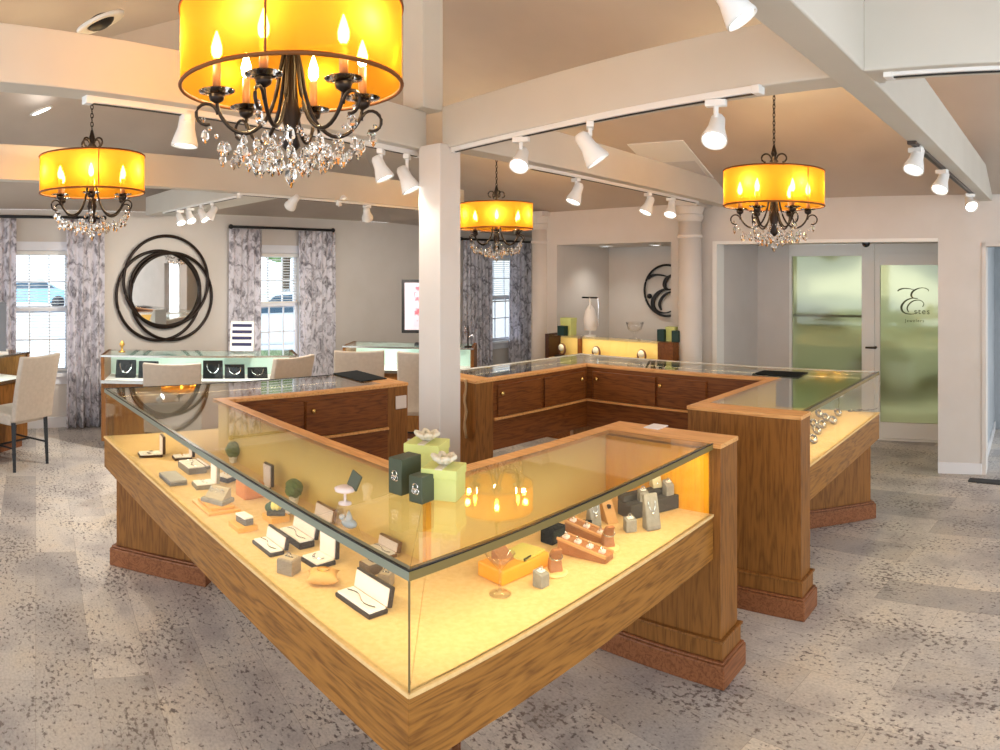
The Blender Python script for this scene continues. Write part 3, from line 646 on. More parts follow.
head(731, 3, (Lq.x - .3, Lq.y + .3), (Lq.x + .3, Lq.y - .3), 'large near spotlight cut by the top edge of the picture', -1.9, .6, .75, z_rail=2.62)

# ceiling fittings
def on_ceiling(x, y):
    a = (x - 500) / F; r = 1.0
    for i in range(6000):
        r += .002; z = zat(y, r)
        if z >= ceil_z(r * math.sin(a), r * math.cos(a)): break
    return r * math.sin(a), r * math.cos(a), z
def ceil_frame(X, Y):
    e = .01; gx = (ceil_z(X + e, Y) - ceil_z(X - e, Y)) / (2 * e); gy = (ceil_z(X, Y + e) - ceil_z(X, Y - e)) / (2 * e)
    n = Vector((-gx, -gy, 1)).normalized(); x = Vector((1, 0, gx)).normalized(); y = n.cross(x); return Matrix((x, y, n)).transposed().to_4x4()
def ceil_thing(x, y, name, label, cat):
    X, Y, Z = on_ceiling(x, y); o = thing(name, label, cat, (X, Y, Z)); M = ceil_frame(X, Y); o.rotation_euler = M.to_euler(); return o
o = ceil_thing(100, 21, 'recessed_downlight', 'round recessed downlight with a dark inside above the left beam', 'ceiling light')
MB().lathe([(.075, -.012), (.125, -.018), (.13, -.01), (.13, 0), (.075, 0)], 32, cap=False).build('trim_ring', white_m, o, smooth=True); MB().ball((0, 0, -.005), .075, 16, 8, (1, 1, .5)).build('eyeball', black_m, o, smooth=True)
o = ceil_thing(41, 110, 'recessed_downlight', 'lit white recessed downlight on the left ceiling slope', 'ceiling light')
MB().lathe([(.08, -.012), (.1, -.012), (.1, 0), (.08, 0)], 32, cap=False).build('trim_ring', white_m, o); MB().lathe([(.001, -.01), (.085, -.01), (.085, -.005), (.001, -.005)], 32).build('lens', mat('downlight lens', (1, 1, 1, 1), .5, emit=4), o)
dl = o; L_ = bpy.data.lights.new('downlight', 'SPOT'); L_.energy = 60; L_.color = (1, .95, .88); L_.spot_size = R(140); L_.spot_blend = 1; L_.shadow_soft_size = .08; lo = bpy.data.objects.new('downlight', L_); C.objects.link(lo); lo.location = dl.location - Vector((0, 0, .06))
o = ceil_thing(672, 160, 'ceiling_vent', 'white square air vent on the ceiling above the rear track', 'vent')
MV = Matrix.Rotation(R(48), 4, 'Z'); MB().box(-.34, .34, -.26, .26, -.02, 0, MV).build('frame', white_m, o, bevel=.004); MB().box(.0, .3, -.22, .22, -.024, -.018, MV).build('grille', mat('vent grille', lin(214, 212, 210), .5), o)
for x, y, lb in ((606, 249, 'left small recessed light in the alcove ceiling'), (656, 247.5, 'right small recessed light in the alcove ceiling')):
    p = Vector(bw(bs(x, .5), .5)); o = thing('alcove_downlight', lb, 'ceiling light', (p.x, p.y, HA)); MB().lathe([(.055, -.012), (.08, -.012), (.08, 0), (.055, 0)], 24, cap=False).build('trim_ring', white_m, o); MB().lathe([(.001, -.009), (.06, -.009), (.06, -.004), (.001, -.004)], 24).build('lens', mat('downlight lens', (1, 1, 1, 1), .5, emit=4), o)
    L_ = bpy.data.lights.new('alcove_lamp', 'SPOT'); L_.energy = 14; L_.color = (1, .95, .88); L_.spot_size = R(120); L_.spot_blend = 1; L_.shadow_soft_size = .05; lo = bpy.data.objects.new('alcove_lamp', L_); C.objects.link(lo); lo.location = (p.x, p.y, HA - .03)

# ------------------------------------------------------------------ mirror, entry glass, logos
def wall_frame_rot(d): return math.atan2(d.y, d.x)
mp_ = onray(164, lw(0, .03), lw(1, .03)); mc = mp_[0]; mr = mp_[1]; mz = zat(289.5, mr); k_ = mr / F
o = thing('wall_mirror', 'round wall mirror framed by three overlapping dark bronze rings', 'mirror', (mc.x, mc.y, mz), wall_frame_rot(LWD))
MB_ = MB()
def disc(mb, r, cx, cz, y0, y1, seg=64):
    a = [mb.bm.verts.new((cx + r * math.cos(2 * PI * i / seg), y0, cz + r * math.sin(2 * PI * i / seg))) for i in range(seg)]
    b = [mb.bm.verts.new((cx + r * math.cos(2 * PI * i / seg), y1, cz + r * math.sin(2 * PI * i / seg))) for i in range(seg)]
    mb.face(a); mb.face(b[::-1])
    for i in range(seg): mb.face([a[i], a[(i + 1) % seg], b[(i + 1) % seg], b[i]])
# the wall frame: local x runs along the wall to the right, local -y points into the room
disc(MB_, 36.5 * k_, 1 * k_, -.5 * k_, -.004, .012); MB_.build('mirror_glass', mat('mirror silver', (.92, .92, .9, 1), .02, 1), o)
for dx, dz, r_, yy in ((2, 8.5, 45, -.03), (-5.5, -6, 44.5, -.012), (8, -7, 43.5, -.02), (1, -.5, 37.5, -.022)):
    MB().tube([((dx + r_ * math.cos(2 * PI * i / 72)) * k_, yy, (dz + r_ * math.sin(2 * PI * i / 72)) * k_) for i in range(72)], .0185, 8, True).build('ring', bronze_m, o, smooth=True)

E_STROKES = [([(-.9, .5), (-.75, .62), (-.5, .68), (-.2, .66), (.05, .6)], [.05, .09, .06, .05, .02]),
 ([(.9, .5), (.86, .62), (.62, .72), (.3, .68), (.0, .5), (-.1, .24), (.02, .06), (.3, .04)], [.03, .05, .03, .06, .1, .1, .06, .02]),
 ([(.28, .05), (-.1, .04), (-.45, -.14), (-.66, -.46), (-.62, -.78), (-.36, -.95), (.0, -.97), (.3, -.86)], [.02, .06, .09, .12, .1, .06, .04, .03]),
 ([(-.25, -.86), (-.34, -.6), (-.2, -.3), (.08, -.1), (.42, -.08), (.62, -.28), (.56, -.5)], [.03, .07, .07, .06, .04, .03, .05])]
def spline(P_, W_, n=6):
    out, wd = [], []
    for i in range(len(P_) - 1):
        p0, p1, p2, p3 = P_[max(i - 1, 0)], P_[i], P_[i + 1], P_[min(i + 2, len(P_) - 1)]
        for k in range(n):
            q = k / n; out.append(tuple(.5 * (2 * p1[j] + (p2[j] - p0[j]) * q + (2 * p0[j] - 5 * p1[j] + 4 * p2[j] - p3[j]) * q * q + (3 * p1[j] - p0[j] - 3 * p2[j] + p3[j]) * q ** 3) for j in (0, 1))); wd.append(W_[i] + (W_[i + 1] - W_[i]) * q)
    out.append(P_[-1]); wd.append(W_[-1]); return out, wd
def script_e(mb, sx, sz, y0, th, wk):
    for P_, W_ in E_STROKES:
        pts, wd = spline(P_, W_); fr, bk = [], []
        for i, p in enumerate(pts):
            t = Vector(pts[min(i + 1, len(pts) - 1)]) - Vector(pts[max(i - 1, 0)]); t.normalize(); n = Vector((-t.y, t.x)) * wd[i] * wk
            a = [mb.bm.verts.new(((p[0] + n.x * s_) * sx, y, (p[1] + n.y * s_) * sz)) for s_ in (1, -1) for y in (y0, y0 + th)]
            fr.append(a)
        for a, b in zip(fr, fr[1:]):
            for i, j in ((0, 1), (1, 3), (3, 2), (2, 0)): mb.face([a[i], a[j], b[j], b[i]])
        mb.face([fr[0][0], fr[0][1], fr[0][3], fr[0][2]]); mb.face([fr[-1][0], fr[-1][1], fr[-1][3], fr[-1][2]])
RB = wall_frame_rot(-BWD)               # back wall frame: x to the right, y away from the room
lp, lr = onray(666.5, bw(0, AD - .03), bw(1, AD - .03)); kk = lr / F
o = thing('wall_logo', 'black round logo with a script E on the alcove wall', 'sign', (lp.x, lp.y, zat(290.5, lr)), RB)
MB().tube([(26 * kk * math.cos(2 * PI * i / 64), 0, 25.5 * kk * math.sin(2 * PI * i / 64)) for i in range(64)], .013, 8, True).build('ring', black_m, o, smooth=True)
mb = MB(); script_e(mb, 24 * kk, 23 * kk, -.012, .024, .72); mb.ball((-20 * kk, 0, -6 * kk), .03); mb.build('letter', black_m, o)

def frost_mat():
    m = bpy.data.materials.new('frosted green glass'); m.use_nodes = True; n, l = nt(m); b = n['Principled BSDF']
    b.inputs['Base Color'].default_value = lin(178, 178, 132); b.inputs['Roughness'].default_value = .3; b.inputs['Transmission Weight'].default_value = .88; b.inputs['IOR'].default_value = 1.12
    tr = n.new('ShaderNodeBsdfTranslucent'); tr.inputs[0].default_value = lin(172, 172, 128); mx = n.new('ShaderNodeMixShader'); mx.inputs[0].default_value = .22
    g = n.new('ShaderNodeBsdfGlossy'); g.inputs['Roughness'].default_value = .06; g.inputs[0].default_value = (.9, .95, .9, 1); m2 = n.new('ShaderNodeMixShader'); m2.inputs[0].default_value = .1
    l.new(b.outputs[0], mx.inputs[1]); l.new(tr.outputs[0], mx.inputs[2]); l.new(mx.outputs[0], m2.inputs[1]); l.new(g.outputs[0], m2.inputs[2]); l.new(m2.outputs[0], n['Material Output'].inputs[0]); return m
frost = frost_mat()
def vp(s, d, z): p = bw(s, d); return (p[0], p[1], z)
# fixed frosted panel
og = vp((sG0 + sG1) / 2, VD, 0); pn = struct(thing('window_4', 'tall frosted green glass panel left of the entry door', 'window', og)); pn['label'] = 'tall frosted green glass panel left of the entry door'
rG, rD = onray(825, bw(0, VD), bw(1, VD))[1], onray(905, bw(0, VD), bw(1, VD))[1]
zGt = zat(256, rG)
mb = MB(); wall_run(mb, bw, sG0 - .02, sG1, .12, zGt, VD + .03, VD + .04); mb.build('frosted_pane', frost, pn, og)
mb = MB(); wall_run(mb, bw, sG0 + .0, sG0 - .03, 0, HV, VD - .0, VD + .08); wall_run(mb, bw, sG1, sE0 - .04, 0, HV, VD - .02, VD + .1); wall_run(mb, bw, sG0, sG1, zGt, HV, VD - .0, VD + .08); wall_run(mb, bw, sG0, sG1, 0, .12, VD, VD + .08); mb.build('frame', white_m, pn, og, bevel=.004)
mb = MB(); zm_ = zat(316, rG); wall_run(mb, bw, sG0, sG1, zm_ - .012, zm_ + .012, VD + .045, VD + .06); mb.build('crossbar', mat('crossbar', lin(190, 196, 176), .5), pn, og)
# entry door
og = vp((sE0 + sE1) / 2, VD, 0); dr = struct(thing('door_1', 'white entry door with frosted glass and a script E', 'door', og)); dr['label'] = 'white entry door with frosted glass and a script E'
zt_, zb_ = zat(265, rD), zat(423, rD); st0 = bs(880, VD)
mb = MB(); wall_run(mb, bw, sE0 - .03, st0, .02, HV - .1, VD, VD + .045); wall_run(mb, bw, st0, sE1, .02, zb_, VD, VD + .045); wall_run(mb, bw, st0, sE1, zt_, HV - .1, VD, VD + .045); wall_run(mb, bw, sE1 + .03, sE1, zb_, zt_, VD, VD + .045); mb.build('door_frame', white_m, dr, og, bevel=.004)
mb = MB(); wall_run(mb, bw, st0, sE1 + .03, zb_, zt_, VD + .015, VD + .025); mb.build('frosted_pane', frost, dr, og)
mb = MB(); wall_run(mb, bw, sE0, sE1, HV - .1, HV, VD, VD + .06); wall_run(mb, bw, sE0, sE1, 0, .02, VD - .03, VD + .1); mb.build('door_head', white_m, dr, og)
hp = onray(876, bw(0, VD), bw(1, VD))[0]; zh = zat(348, rD); hn = -BWN * .05; hr = MB()
hr.tube([(hp.x, hp.y, zh), (hp.x + hn.x, hp.y + hn.y, zh)], .014, 10); q = hp + hn; hr.tube([(q.x, q.y, zh), (q.x - BWD.x * -.1, q.y - BWD.y * -.1, zh)], .011, 10); hr.build('handle', mat('dark handle', lin(96, 84, 70), .3, .8), dr, og, smooth=True)
ec, er = onray(913, bw(0, VD + .012), bw(1, VD + .012)); ke = er / F; olive = mat('olive lettering', lin(84, 88, 56), .5)
ez = zat(299, er); fr_ = MB(); script_e(fr_, 17.5 * ke, 15.5 * ke, -.003, .003, .55)
el = fr_.build('lettering', olive, dr); el.location = Vector((ec.x, ec.y, ez)) - Vector(og); el.rotation_euler = (0, 0, RB)
def text_mesh(txt, size, m, parent, loc, rz, spacing=1.0):
    cu = bpy.data.curves.new('txt', 'FONT'); cu.body = txt; cu.size = size; cu.extrude = .0012; cu.space_character = spacing; cu.align_x = 'LEFT'
    to = bpy.data.objects.new('txt', cu); C.objects.link(to); dg = bpy.context.evaluated_depsgraph_get(); me = bpy.data.meshes.new_from_object(to.evaluated_get(dg)); bpy.data.objects.remove(to)
    me.materials.clear(); me.materials.append(m); t_ = bpy.data.objects.new('lettering', me); C.objects.link(t_); t_.parent = parent; t_.location = loc; t_.rotation_euler = (PI / 2, 0, rz); return t_
rt = -BWD
def dloc(px, y): q, r_ = onray(px, bw(0, VD + .009), bw(1, VD + .009)); return Vector((q.x, q.y, zat(y, r_))) - Vector(og)
text_mesh('stes', .085, olive, dr, dloc(914, 314), RB, 1.25)
text_mesh('Jewelers', .045, olive, dr, dloc(905, 322), RB, 1.3)
p = Vector(bw(bs(866, .1), .1)); r_ = p.length
o = thing('dome_camera', 'small black dome camera under the head of the entry recess', 'camera', (p.x, p.y, HV - .03)); MB().lathe([(.045, .03), (.045, .015), (.04, .0), (.001, .0)], 20).build('mount', black_m, o); MB().ball((0, 0, -.005), .038).build('dome', mat('camera dome', lin(24, 28, 34), .1), o, smooth=True)
# switch plates
def plate(name, p, n, w_, h_, label, m=white_m, cat='switch', tog=1):
    o = thing(name, label, cat, p, math.atan2(n.x, -n.y)); MB().box(-w_ / 2, w_ / 2, -.006, .0, -h_ / 2, h_ / 2).build('plate', m, o, bevel=.002)
    for k in range(tog): MB().box(-.012, .012, -.011, -.006, -.03 + (.035 if tog == 2 else .012) * k * 1.2, -.008 + (.035 if tog == 2 else .012) * k * 1.2).build('rocker', mat('rocker', lin(205, 205, 205), .4), o)
q = onray(719, bw(sV0, .14), bw(sV0, VD))[0]
plate('light_switch', (q.x, q.y, zat(333, q.length)), -BWD, .07, .115, 'light switch on the left wall of the entry recess')

# ------------------------------------------------------------------ alcove case
q0 = onray(545, bw(0, -.36), bw(1, -.36))[0]; q1 = onray(673, bw(0, -.36), bw(1, -.36))[0]; aL = (q1 - q0).length; AH = 1.085
o = thing('alcove_case', 'small glass fronted oak case under the alcove, green boxes on top', 'display case', (q0.x, q0.y, 0), wall_frame_rot(q1 - q0))
MB().box(0, aL, 0, .22, 0, .83).build('base_cabinet', oak_dark_u, o, bevel=.004)
MB().box(.06, aL - .16, .19, .22, .85, AH - .012).build('lit_back', mat('cream case back', lin(246, 216, 140), .6), o)
MB().box(0, .05, 0, .22, .83, AH + .01).build('end_post', mat('dark walnut post', lin(70, 42, 26), .4), o, bevel=.003); MB().box(aL - .17, aL, 0, .22, .83, AH).build('end_cabinet', oak_dark_u, o, bevel=.003)
MB().box(.32, .355, .15, .22, .85, AH - .012).build('divider', oak_dark_u, o)
MB().box(0.05, aL - .17, 0, .22, .83, .85).build('display_deck', deck_m, o); MB().box(.05, aL - .17, .0, .22, AH - .014, AH).build('glass_top', glass_m, o); MB().box(.05, aL - .17, 0, .008, .85, AH - .014).build('glass_front', glass_m, o)
L_ = bpy.data.lights.new('alcove_strip', 'AREA'); L_.shape = 'RECTANGLE'; L_.size = 1.3; L_.size_y = .02; L_.energy = 1.6; L_.color = (1, .82, .5); lo = bpy.data.objects.new('alcove_strip', L_); C.objects.link(lo)
lo.matrix_world = Matrix.Translation(o.location) @ Matrix.Rotation(o.rotation_euler.z, 4, 'Z') @ Matrix.Translation((aL / 2, .03, AH - .02)) @ Matrix.Rotation(.5, 4, 'X')
AC = o
def on_ac(x, y, dz=0): a = AC.rotation_euler.z; return (q0.x + math.cos(a) * x - math.sin(a) * y, q0.y + math.sin(a) * x + math.cos(a) * y, AH + dz)
lime_m = mottled('lime card', lin(206, 216, 132), lin(214, 222, 146), 6, .6); green_m = mottled('deep green card', lin(70, 80, 64), lin(78, 88, 72), 8, .45); dgreen_m = mat('bottle green', lin(14, 52, 44), .4); tulle_m = mat('white tulle', lin(220, 212, 192), .8)
def gift_box(p, w_, d, h, rz, label, m, bow=False, emblem=False, group=None):
    o = thing('gift_box', label, 'gift box', p, rz, group)
    MB().box(-w_ / 2, w_ / 2, -d / 2, d / 2, 0, h * .72 if m is lime_m else h).build('box_body', m, o, bevel=.003)
    if m is lime_m: MB().box(-w_ / 2 - .003, w_ / 2 + .003, -d / 2 - .003, d / 2 + .003, h * .7, h).build('box_lid', m, o, bevel=.003)
    if bow:
        b = MB()
        for k in range(6):
            a = k * PI / 3; pts = [(0, 0, h + .008)] + [(math.cos(a) * (.014 + .05 * math.sin(t)) - math.sin(a) * .02 * math.cos(t), math.sin(a) * (.014 + .05 * math.sin(t)) + math.cos(a) * .02 * math.cos(t), h + .012 + .018 * math.sin(t)) for t in [i / 8 * PI for i in range(9)]] + [(0, 0, h + .008)]
            pts = [(x * w_ / .19, y * w_ / .19, z) for x, y, z in pts]
            b.tube(pts, .008, 6)
        b.ball((0, 0, h + .014), .014).build('bow', tulle_m, o, smooth=True)
        MB().box(-.012, .012, -d / 2 - .005, d / 2 + .005, h - .001, h + .003).build('ribbon', tulle_m, o)
    if emblem:
        b = MB()
        for cx, cz, r_ in ((0, .01, .01), (.005, -.004, .009), (-.005, -.004, .008)): b.tube([(cx + r_ * math.cos(2 * PI * i / 20), -d / 2 - .001, h * .5 + cz + r_ * math.sin(2 * PI * i / 20)) for i in range(20)], .002, 6, True)
        b.build('emblem', silver_m, o)
    return o
gift_box(on_ac(.2, .05), .09, .07, .1, 0 + AC.rotation_euler.z, 'bottle green box in front of the lime box on the alcove case', dgreen_m)
gift_box(on_ac(.2, .15), .14, .1, .18, AC.rotation_euler.z, 'lime gift box at the left end of the alcove case', lime_m)
for x, h, lb in ((1.38, .115, 'left dark green box at the right end of the alcove case'), (1.54, .11, 'right dark green box at the right end of the alcove case')): gift_box(on_ac(x, .11), .075, .08, h, AC.rotation_euler.z, lb, dgreen_m)
gift_box(on_ac(1.46, .15), .1, .07, .14, AC.rotation_euler.z, 'small lime box between two dark green boxes on the alcove case', lime_m, bow=False)
o = thing('necklace_stand', 'pale necklace stand with hanging chains on the alcove case', 'display stand', on_ac(.5, .13), AC.rotation_euler.z)
MB().lathe([(.06, 0), (.06, .012), (.012, .02), (.01, .4)], 16).build('pole', white_m, o); MB().tube([(-.1, 0, .4), (.1, 0, .4)], .009).build('crossbar', black_m, o)
MB().tube([(.1, 0, .4), (.11, 0, .3), (.105, 0, .2), (.1, 0, .1)], .006).build('chain', silver_m, o); MB().lathe([(.06, .06), (.07, .18), (.05, .27), (.02, .32)], 16, (-.02, .03, 0)).build('bust', cushion_m, o, smooth=True)
o = thing('glass_bowl', 'clear footed glass bowl on the alcove case', 'bowl', on_ac(1.05, .13)); MB().lathe([(.06, 0), (.06, .008), (.012, .02), (.012, .06), (.07, .1), (.09, .17), (.085, .17), (.066, .105), (.002, .07)], 20).build('bowl_body', glass('bowl glass', (.98, .98, .98, 1), 1.6), o, smooth=True)
for x, lb in ((.15, 'white ring stand at the left in the alcove case'), (.6, 'watch on a stand in the middle of the alcove case'), (1.15, 'watch on a stand at the right in the alcove case')):
    p = on_ac(x, .1); o = thing('watch_stand', lb, 'watch', (p[0], p[1], .85), AC.rotation_euler.z, 'watches in the alcove case')
    MB().box(-.07, .07, -.04, .04, 0, .02).build('stand_base', black_m, o); MB().tube([(.045 * math.cos(2 * PI * i / 20), 0, .08 + .055 * math.sin(2 * PI * i / 20)) for i in range(20)], .011, 8, True).build('strap', mat('strap', lin(110, 70, 56), .5), o, smooth=True); MB().ball((0, -.012, .1), .036, 14, 8, (1, .4, 1)).build('watch_face', white_m, o, smooth=True)

# ------------------------------------------------------------------ left side cases, chairs
teal_m = mat('pale teal glass shelf', lin(196, 224, 214), .25)
def wall_case(label, p0, p1, dep, top, grp, panels, light=6, wm=oak_z):
    p0, p1 = Vector(p0), Vector(p1); L_ = (p1 - p0).length; rz = math.atan2(p1.y - p0.y, p1.x - p0.x)
    o = thing('jewellery_case', label, 'display case', (p0.x, p0.y, 0), rz, grp); zb = top - .27
    MB().box(0, L_, .02, dep, .08, zb).build('base_cabinet', wm, o, bevel=.004); MB().box(.04, L_ - .04, .06, dep - .04, 0, .08).build('plinth', oak_base, o)
    MB().box(0, .035, 0, dep, zb, top).build('end_panel', wm, o, bevel=.003); MB().box(L_ - .035, L_, 0, dep, zb, top).build('end_panel', wm, o, bevel=.003)
    MB().box(.035, L_ - .035, .0, dep, zb, zb + .02).build('display_deck', cushion_m, o); MB().box(.035, L_ - .035, dep - .03, dep, zb + .02, top - .012).build('back_panel', teal_m, o)
    MB().box(0, L_, -.005, dep, top - .012, top).build('glass_top', glass_m, o); MB().box(.035, L_ - .035, 0, .008, zb + .02, top - .012).build('glass_front', glass_m, o)
    MB().box(0, L_, -.008, .012, top - .02, top - .002).build('steel_rail', metal_m, o); MB().box(0, L_, -.008, .006, zb - .01, zb + .02).build('steel_rail', metal_m, o)
    if light:
        A = bpy.data.lights.new('case_light', 'AREA'); A.shape = 'RECTANGLE'; A.size = L_ * .9; A.size_y = .02; A.energy = light; A.color = (.86, 1, .96); lo = bpy.data.objects.new('case_light', A); C.objects.link(lo)
        lo.matrix_world = Matrix.Translation(o.location) @ Matrix.Rotation(rz, 4, 'Z') @ Matrix.Translation((L_ / 2, .04, top - .025)) @ Matrix.Rotation(.6, 4, 'X')
    for i, (x, h, lb) in enumerate(panels):
        q = Matrix.Rotation(rz, 4, 'Z') @ Vector((x, dep * .45, 0)); b = thing('necklace_display', lb, 'display stand', (p0.x + q.x, p0.y + q.y, zb + .02), rz, 'necklace displays in the wall cases')
        MB().wedge([(-.05, 0), (.06, 0), (.06, h), (.045, h)], -.1, .1).build('velvet_board', velvet_m, b, bevel=.004)
        sl = -.05; MB().tube([(.06 * math.cos(t), -.006 + (-.05 + .095 * (h * .8 + h * .5 * math.sin(t)) / h) , h * .8 + h * .5 * math.sin(t)) for t in [PI + i_ * PI / 12 for i_ in range(13)]], .004, 5).build('necklace', silver_m, b)
    return o
wall_case('long jewellery case with black necklace boards below the round mirror', (-3.72, 5.80), (-1.95, 6.58), .5, .935, 'jewellery cases along the window wall', [(.22, .17, 'black necklace board at the left end of the case below the mirror'), (.45, .16, 'black necklace board second in the case below the mirror'), (1.1, .17, 'black necklace board right of the chair in the case below the mirror'), (1.32, .13, 'low black board in the middle of the case below the mirror'), (1.55, .1, 'lowest black board at the right of the case below the mirror')], 2.5)
wall_case('white lit jewellery case behind the white post', (-1.66, 7.25), (-.27, 7.2), .5, .97, 'jewellery cases along the window wall', [(.95, .05, 'flat dark pad in the white lit case behind the post')], 3)
wall_case('green edged glass desk case at the left edge of the picture', (-4.38, 4.1), (-4.38, 5.5), .6, .95, 'jewellery cases along the window wall', [], 2)
chair_m = mottled('beige upholstery', lin(184, 174, 162), lin(192, 182, 170), 30, .75); leg_m = mat('black chair leg', lin(28, 30, 34), .4)
def make_chair(label):
    o = thing('dining_chair', label, 'chair', (0, 0, 0), 0, 'beige upholstered chairs')
    b = MB(); n = 10; g = []                                     # back: curved slab leaning away from the seat
    for j in range(n + 1):
        z = .44 + .57 * j / n; y = -.2 - .11 * (j / n) ** 1.4; row = []
        for i in range(7):
            x = -.235 + .47 * i / 6; bow = .018 * (1 - (x / .235) ** 2); row.append((x, y - bow, z + (.012 * (abs(x) / .235) ** 2 if j == n else 0)))
        g.append(row)
    f = [[b.bm.verts.new(p) for p in r_] for r_ in g]; k = [[b.bm.verts.new((p[0], p[1] - .055, p[2])) for p in r_] for r_ in g]
    for j in range(n):
        for i in range(6): b.face([f[j][i], f[j][i + 1], f[j + 1][i + 1], f[j + 1][i]]); b.face([k[j][i + 1], k[j][i], k[j + 1][i], k[j + 1][i + 1]])
        b.face([f[j][0], f[j + 1][0], k[j + 1][0], k[j][0]]); b.face([f[j][6], k[j][6], k[j + 1][6], f[j + 1][6]])
    for i in range(6): b.face([f[n][i], f[n][i + 1], k[n][i + 1], k[n][i]]); b.face([f[0][i + 1], f[0][i], k[0][i], k[0][i + 1]])
    b.build('backrest', chair_m, o, bevel=.012, smooth=False)
    MB().box(-.235, .235, -.2, .24, .4, .5).build('seat', chair_m, o, bevel=.025)
    for sx in (-1, 1):
        for sy, y in ((1, .2), (-1, -.2)): MB().tube([(sx * .2, y, .43), (sx * .205, y + sy * .02, 0)], [.028, .019], 4).build('leg', leg_m, o)
        MB().tube([(sx * .2, .2, .2), (sx * .2, -.2, .2)], .009, 6).build('stretcher', leg_m, o)
    MB().tube([(-.2, 0, .2), (.2, 0, .2)], .009, 6).build('cross_stretcher', leg_m, o)
    return o
chr_ = make_chair('beige upholstered chair on black legs at the far left, drawn up to the desk case')
chr_.location = (-4.1, 4.93, 0); chr_.rotation_euler = (0, 0, R(83))
def at_r(x, r): a = (x - 500) / F; return (r * math.sin(a), r * math.cos(a), 0)
dup(chr_, at_r(174, 5.95), R(24), 'beige chair back seen below the round mirror')
dup(chr_, at_r(268, 6.3), R(62), 'turned beige chair in front of the brochure rack')
dup(chr_, at_r(360, 6.85), R(10), 'beige chair back behind the black mat near the post')
dup(chr_, at_r(424, 6.75), R(4), 'beige chair mostly hidden behind the white post')
# things standing on those cases
p = at_r(242, 7.15); o = thing('brochure_rack', 'white rack with four dark brochure stripes on the case by the window', 'rack', (p[0], p[1], .95), R(16))
MB().wedge([(-.06, 0), (.1, 0), (.1, .29), (.06, .29)], -.12, .12).build('rack_body', white_m, o, bevel=.003)
for k in range(4): z = .05 + k * .062; yy = -.06 + .12 * z / .29; MB().box(-.1, .1, yy - .006, yy + .02, z, z + .03).build('brochure', mat('navy brochure', lin(48, 50, 84), .5), o)
p = at_r(122, 6.98); o = thing('gold_figurine', 'small gold ornament on the left end of the mirror case', 'ornament', (p[0], p[1], .95)); MB().lathe([(.035, 0), (.035, .01), (.012, .02), (.01, .05), (.03, .08), (.012, .11), (.002, .12)], 16).build('ornament_body', gold_m, o, smooth=True)
# framed print on a stand
p = at_r(426, 7.45); o = thing('framed_print', 'black framed pink print on a stand beside the white post', 'picture', (p[0], p[1], .97), R(2))
MB().box(-.26, .26, -.02, .02, .13, .7).build('frame', black_m, o, bevel=.004); MB().box(-.225, .225, -.024, -.02, .165, .665).build('mount', mat('print mount', lin(206, 198, 212), .6), o)
pm = mottled('pink print', lin(206, 92, 108), lin(206, 190, 208), 14, .6, lo=.42, hi=.56); MB().box(-.13, .19, -.027, -.024, .2, .63).build('print', pm, o)
MB().tube([(0, 0, .15), (0, .03, .02)], .018).build('stand_arm', black_m, o); MB().cbox(0, .03, .01, .24, .16, .02).build('stand_base', black_m, o)
p = at_r(468, 7.25); o = thing('jewellery_tree', 'slim jewellery tree on the case end right of the post', 'display stand', (p[0], p[1], .97)); MB().lathe([(.04, 0), (.04, .012), (.008, .02), (.007, .22)], 12).build('stem', bronze_m, o)
for k in range(3): a = k * 2.1; MB().tube([(0, 0, .1 + .04 * k), (.05 * math.cos(a), .05 * math.sin(a), .13 + .04 * k), (.06 * math.cos(a), .06 * math.sin(a), .1 + .04 * k)], .005).build('branch', silver_m, o)
p = at_r(-9, 6.9); o = thing('display_easel', 'grey easel panel on the desk case at the left edge', 'display stand', (p[0] , p[1], .95), R(40)); MB().wedge([(-.1, .03), (.02, .5), (.035, .5), (-.08, .03)], -.15, .15).build('panel', mat('slate panel', lin(110, 116, 124), .5), o); MB().box(-.17, .17, -.14, .12, 0, .03).build('base', white_m, o, bevel=.003)

# ------------------------------------------------------------------ things on top of the island
def mat_pad(pts, label):
    c = sum((Vector(p) for p in pts), Vector((0, 0))) / 4; o = thing('counter_mat', label, 'mat', (c.x, c.y, H), 0, 'black counter mats')
    MB().prism([Vector(p) - c for p in pts], 0, .007).build('pad', velvet_m, o, bevel=.002)
q = lambda x, y: tuple(site(x, y, H + .004))
mat_pad([q(333, 373.5), q(357, 370.5), q(387, 378.5), q(361, 381.5)], 'black mat on the far left island case in front of a beige chair')
mat_pad([q(752, 374), q(764, 370.5), q(808, 372.5), q(798, 377.5)], 'black mat on the island case in front of the entry recess')
LZ = R(-43.8); RZ = R(45.9)
def on_top(x, y): p = site(x, y, H); return (p.x, p.y, H)
gift_box(on_top(427, 471), .13, .12, .11, R(-14), 'upper lime gift box with a white tulle bow, set behind the others', lime_m, True)
gift_box(on_top(444, 496), .115, .105, .1, R(-14), 'lower lime gift box with a white tulle bow, on the right', lime_m, True)
gift_box(on_top(405, 491), .058, .1, .118, R(-34), 'taller dark green box with a silver emblem, leftmost of the gift boxes', green_m, False, True)
gift_box(on_top(424, 500), .055, .085, .085, R(-34), 'shorter dark green box with a silver emblem, in front of the taller one', green_m, False, True)
gx = bpy.data.objects
plate('outlet_plate', (*(WB(1, DB + .012) + V2 * .10), .9), -nB, .085, .085, 'pale outlet plate on the end panel of the far left island case', mat('outlet', lin(226, 214, 204), .4), 'outlet', 2)
pe = oBC0 - VC * .16; a2 = onray(467, pe, pe - nVC * DC)[0] - VC * .016; cord = [(a2.x + .006 * math.sin(i * 1.3), a2.y, H - i * .036) for i in range(12)]
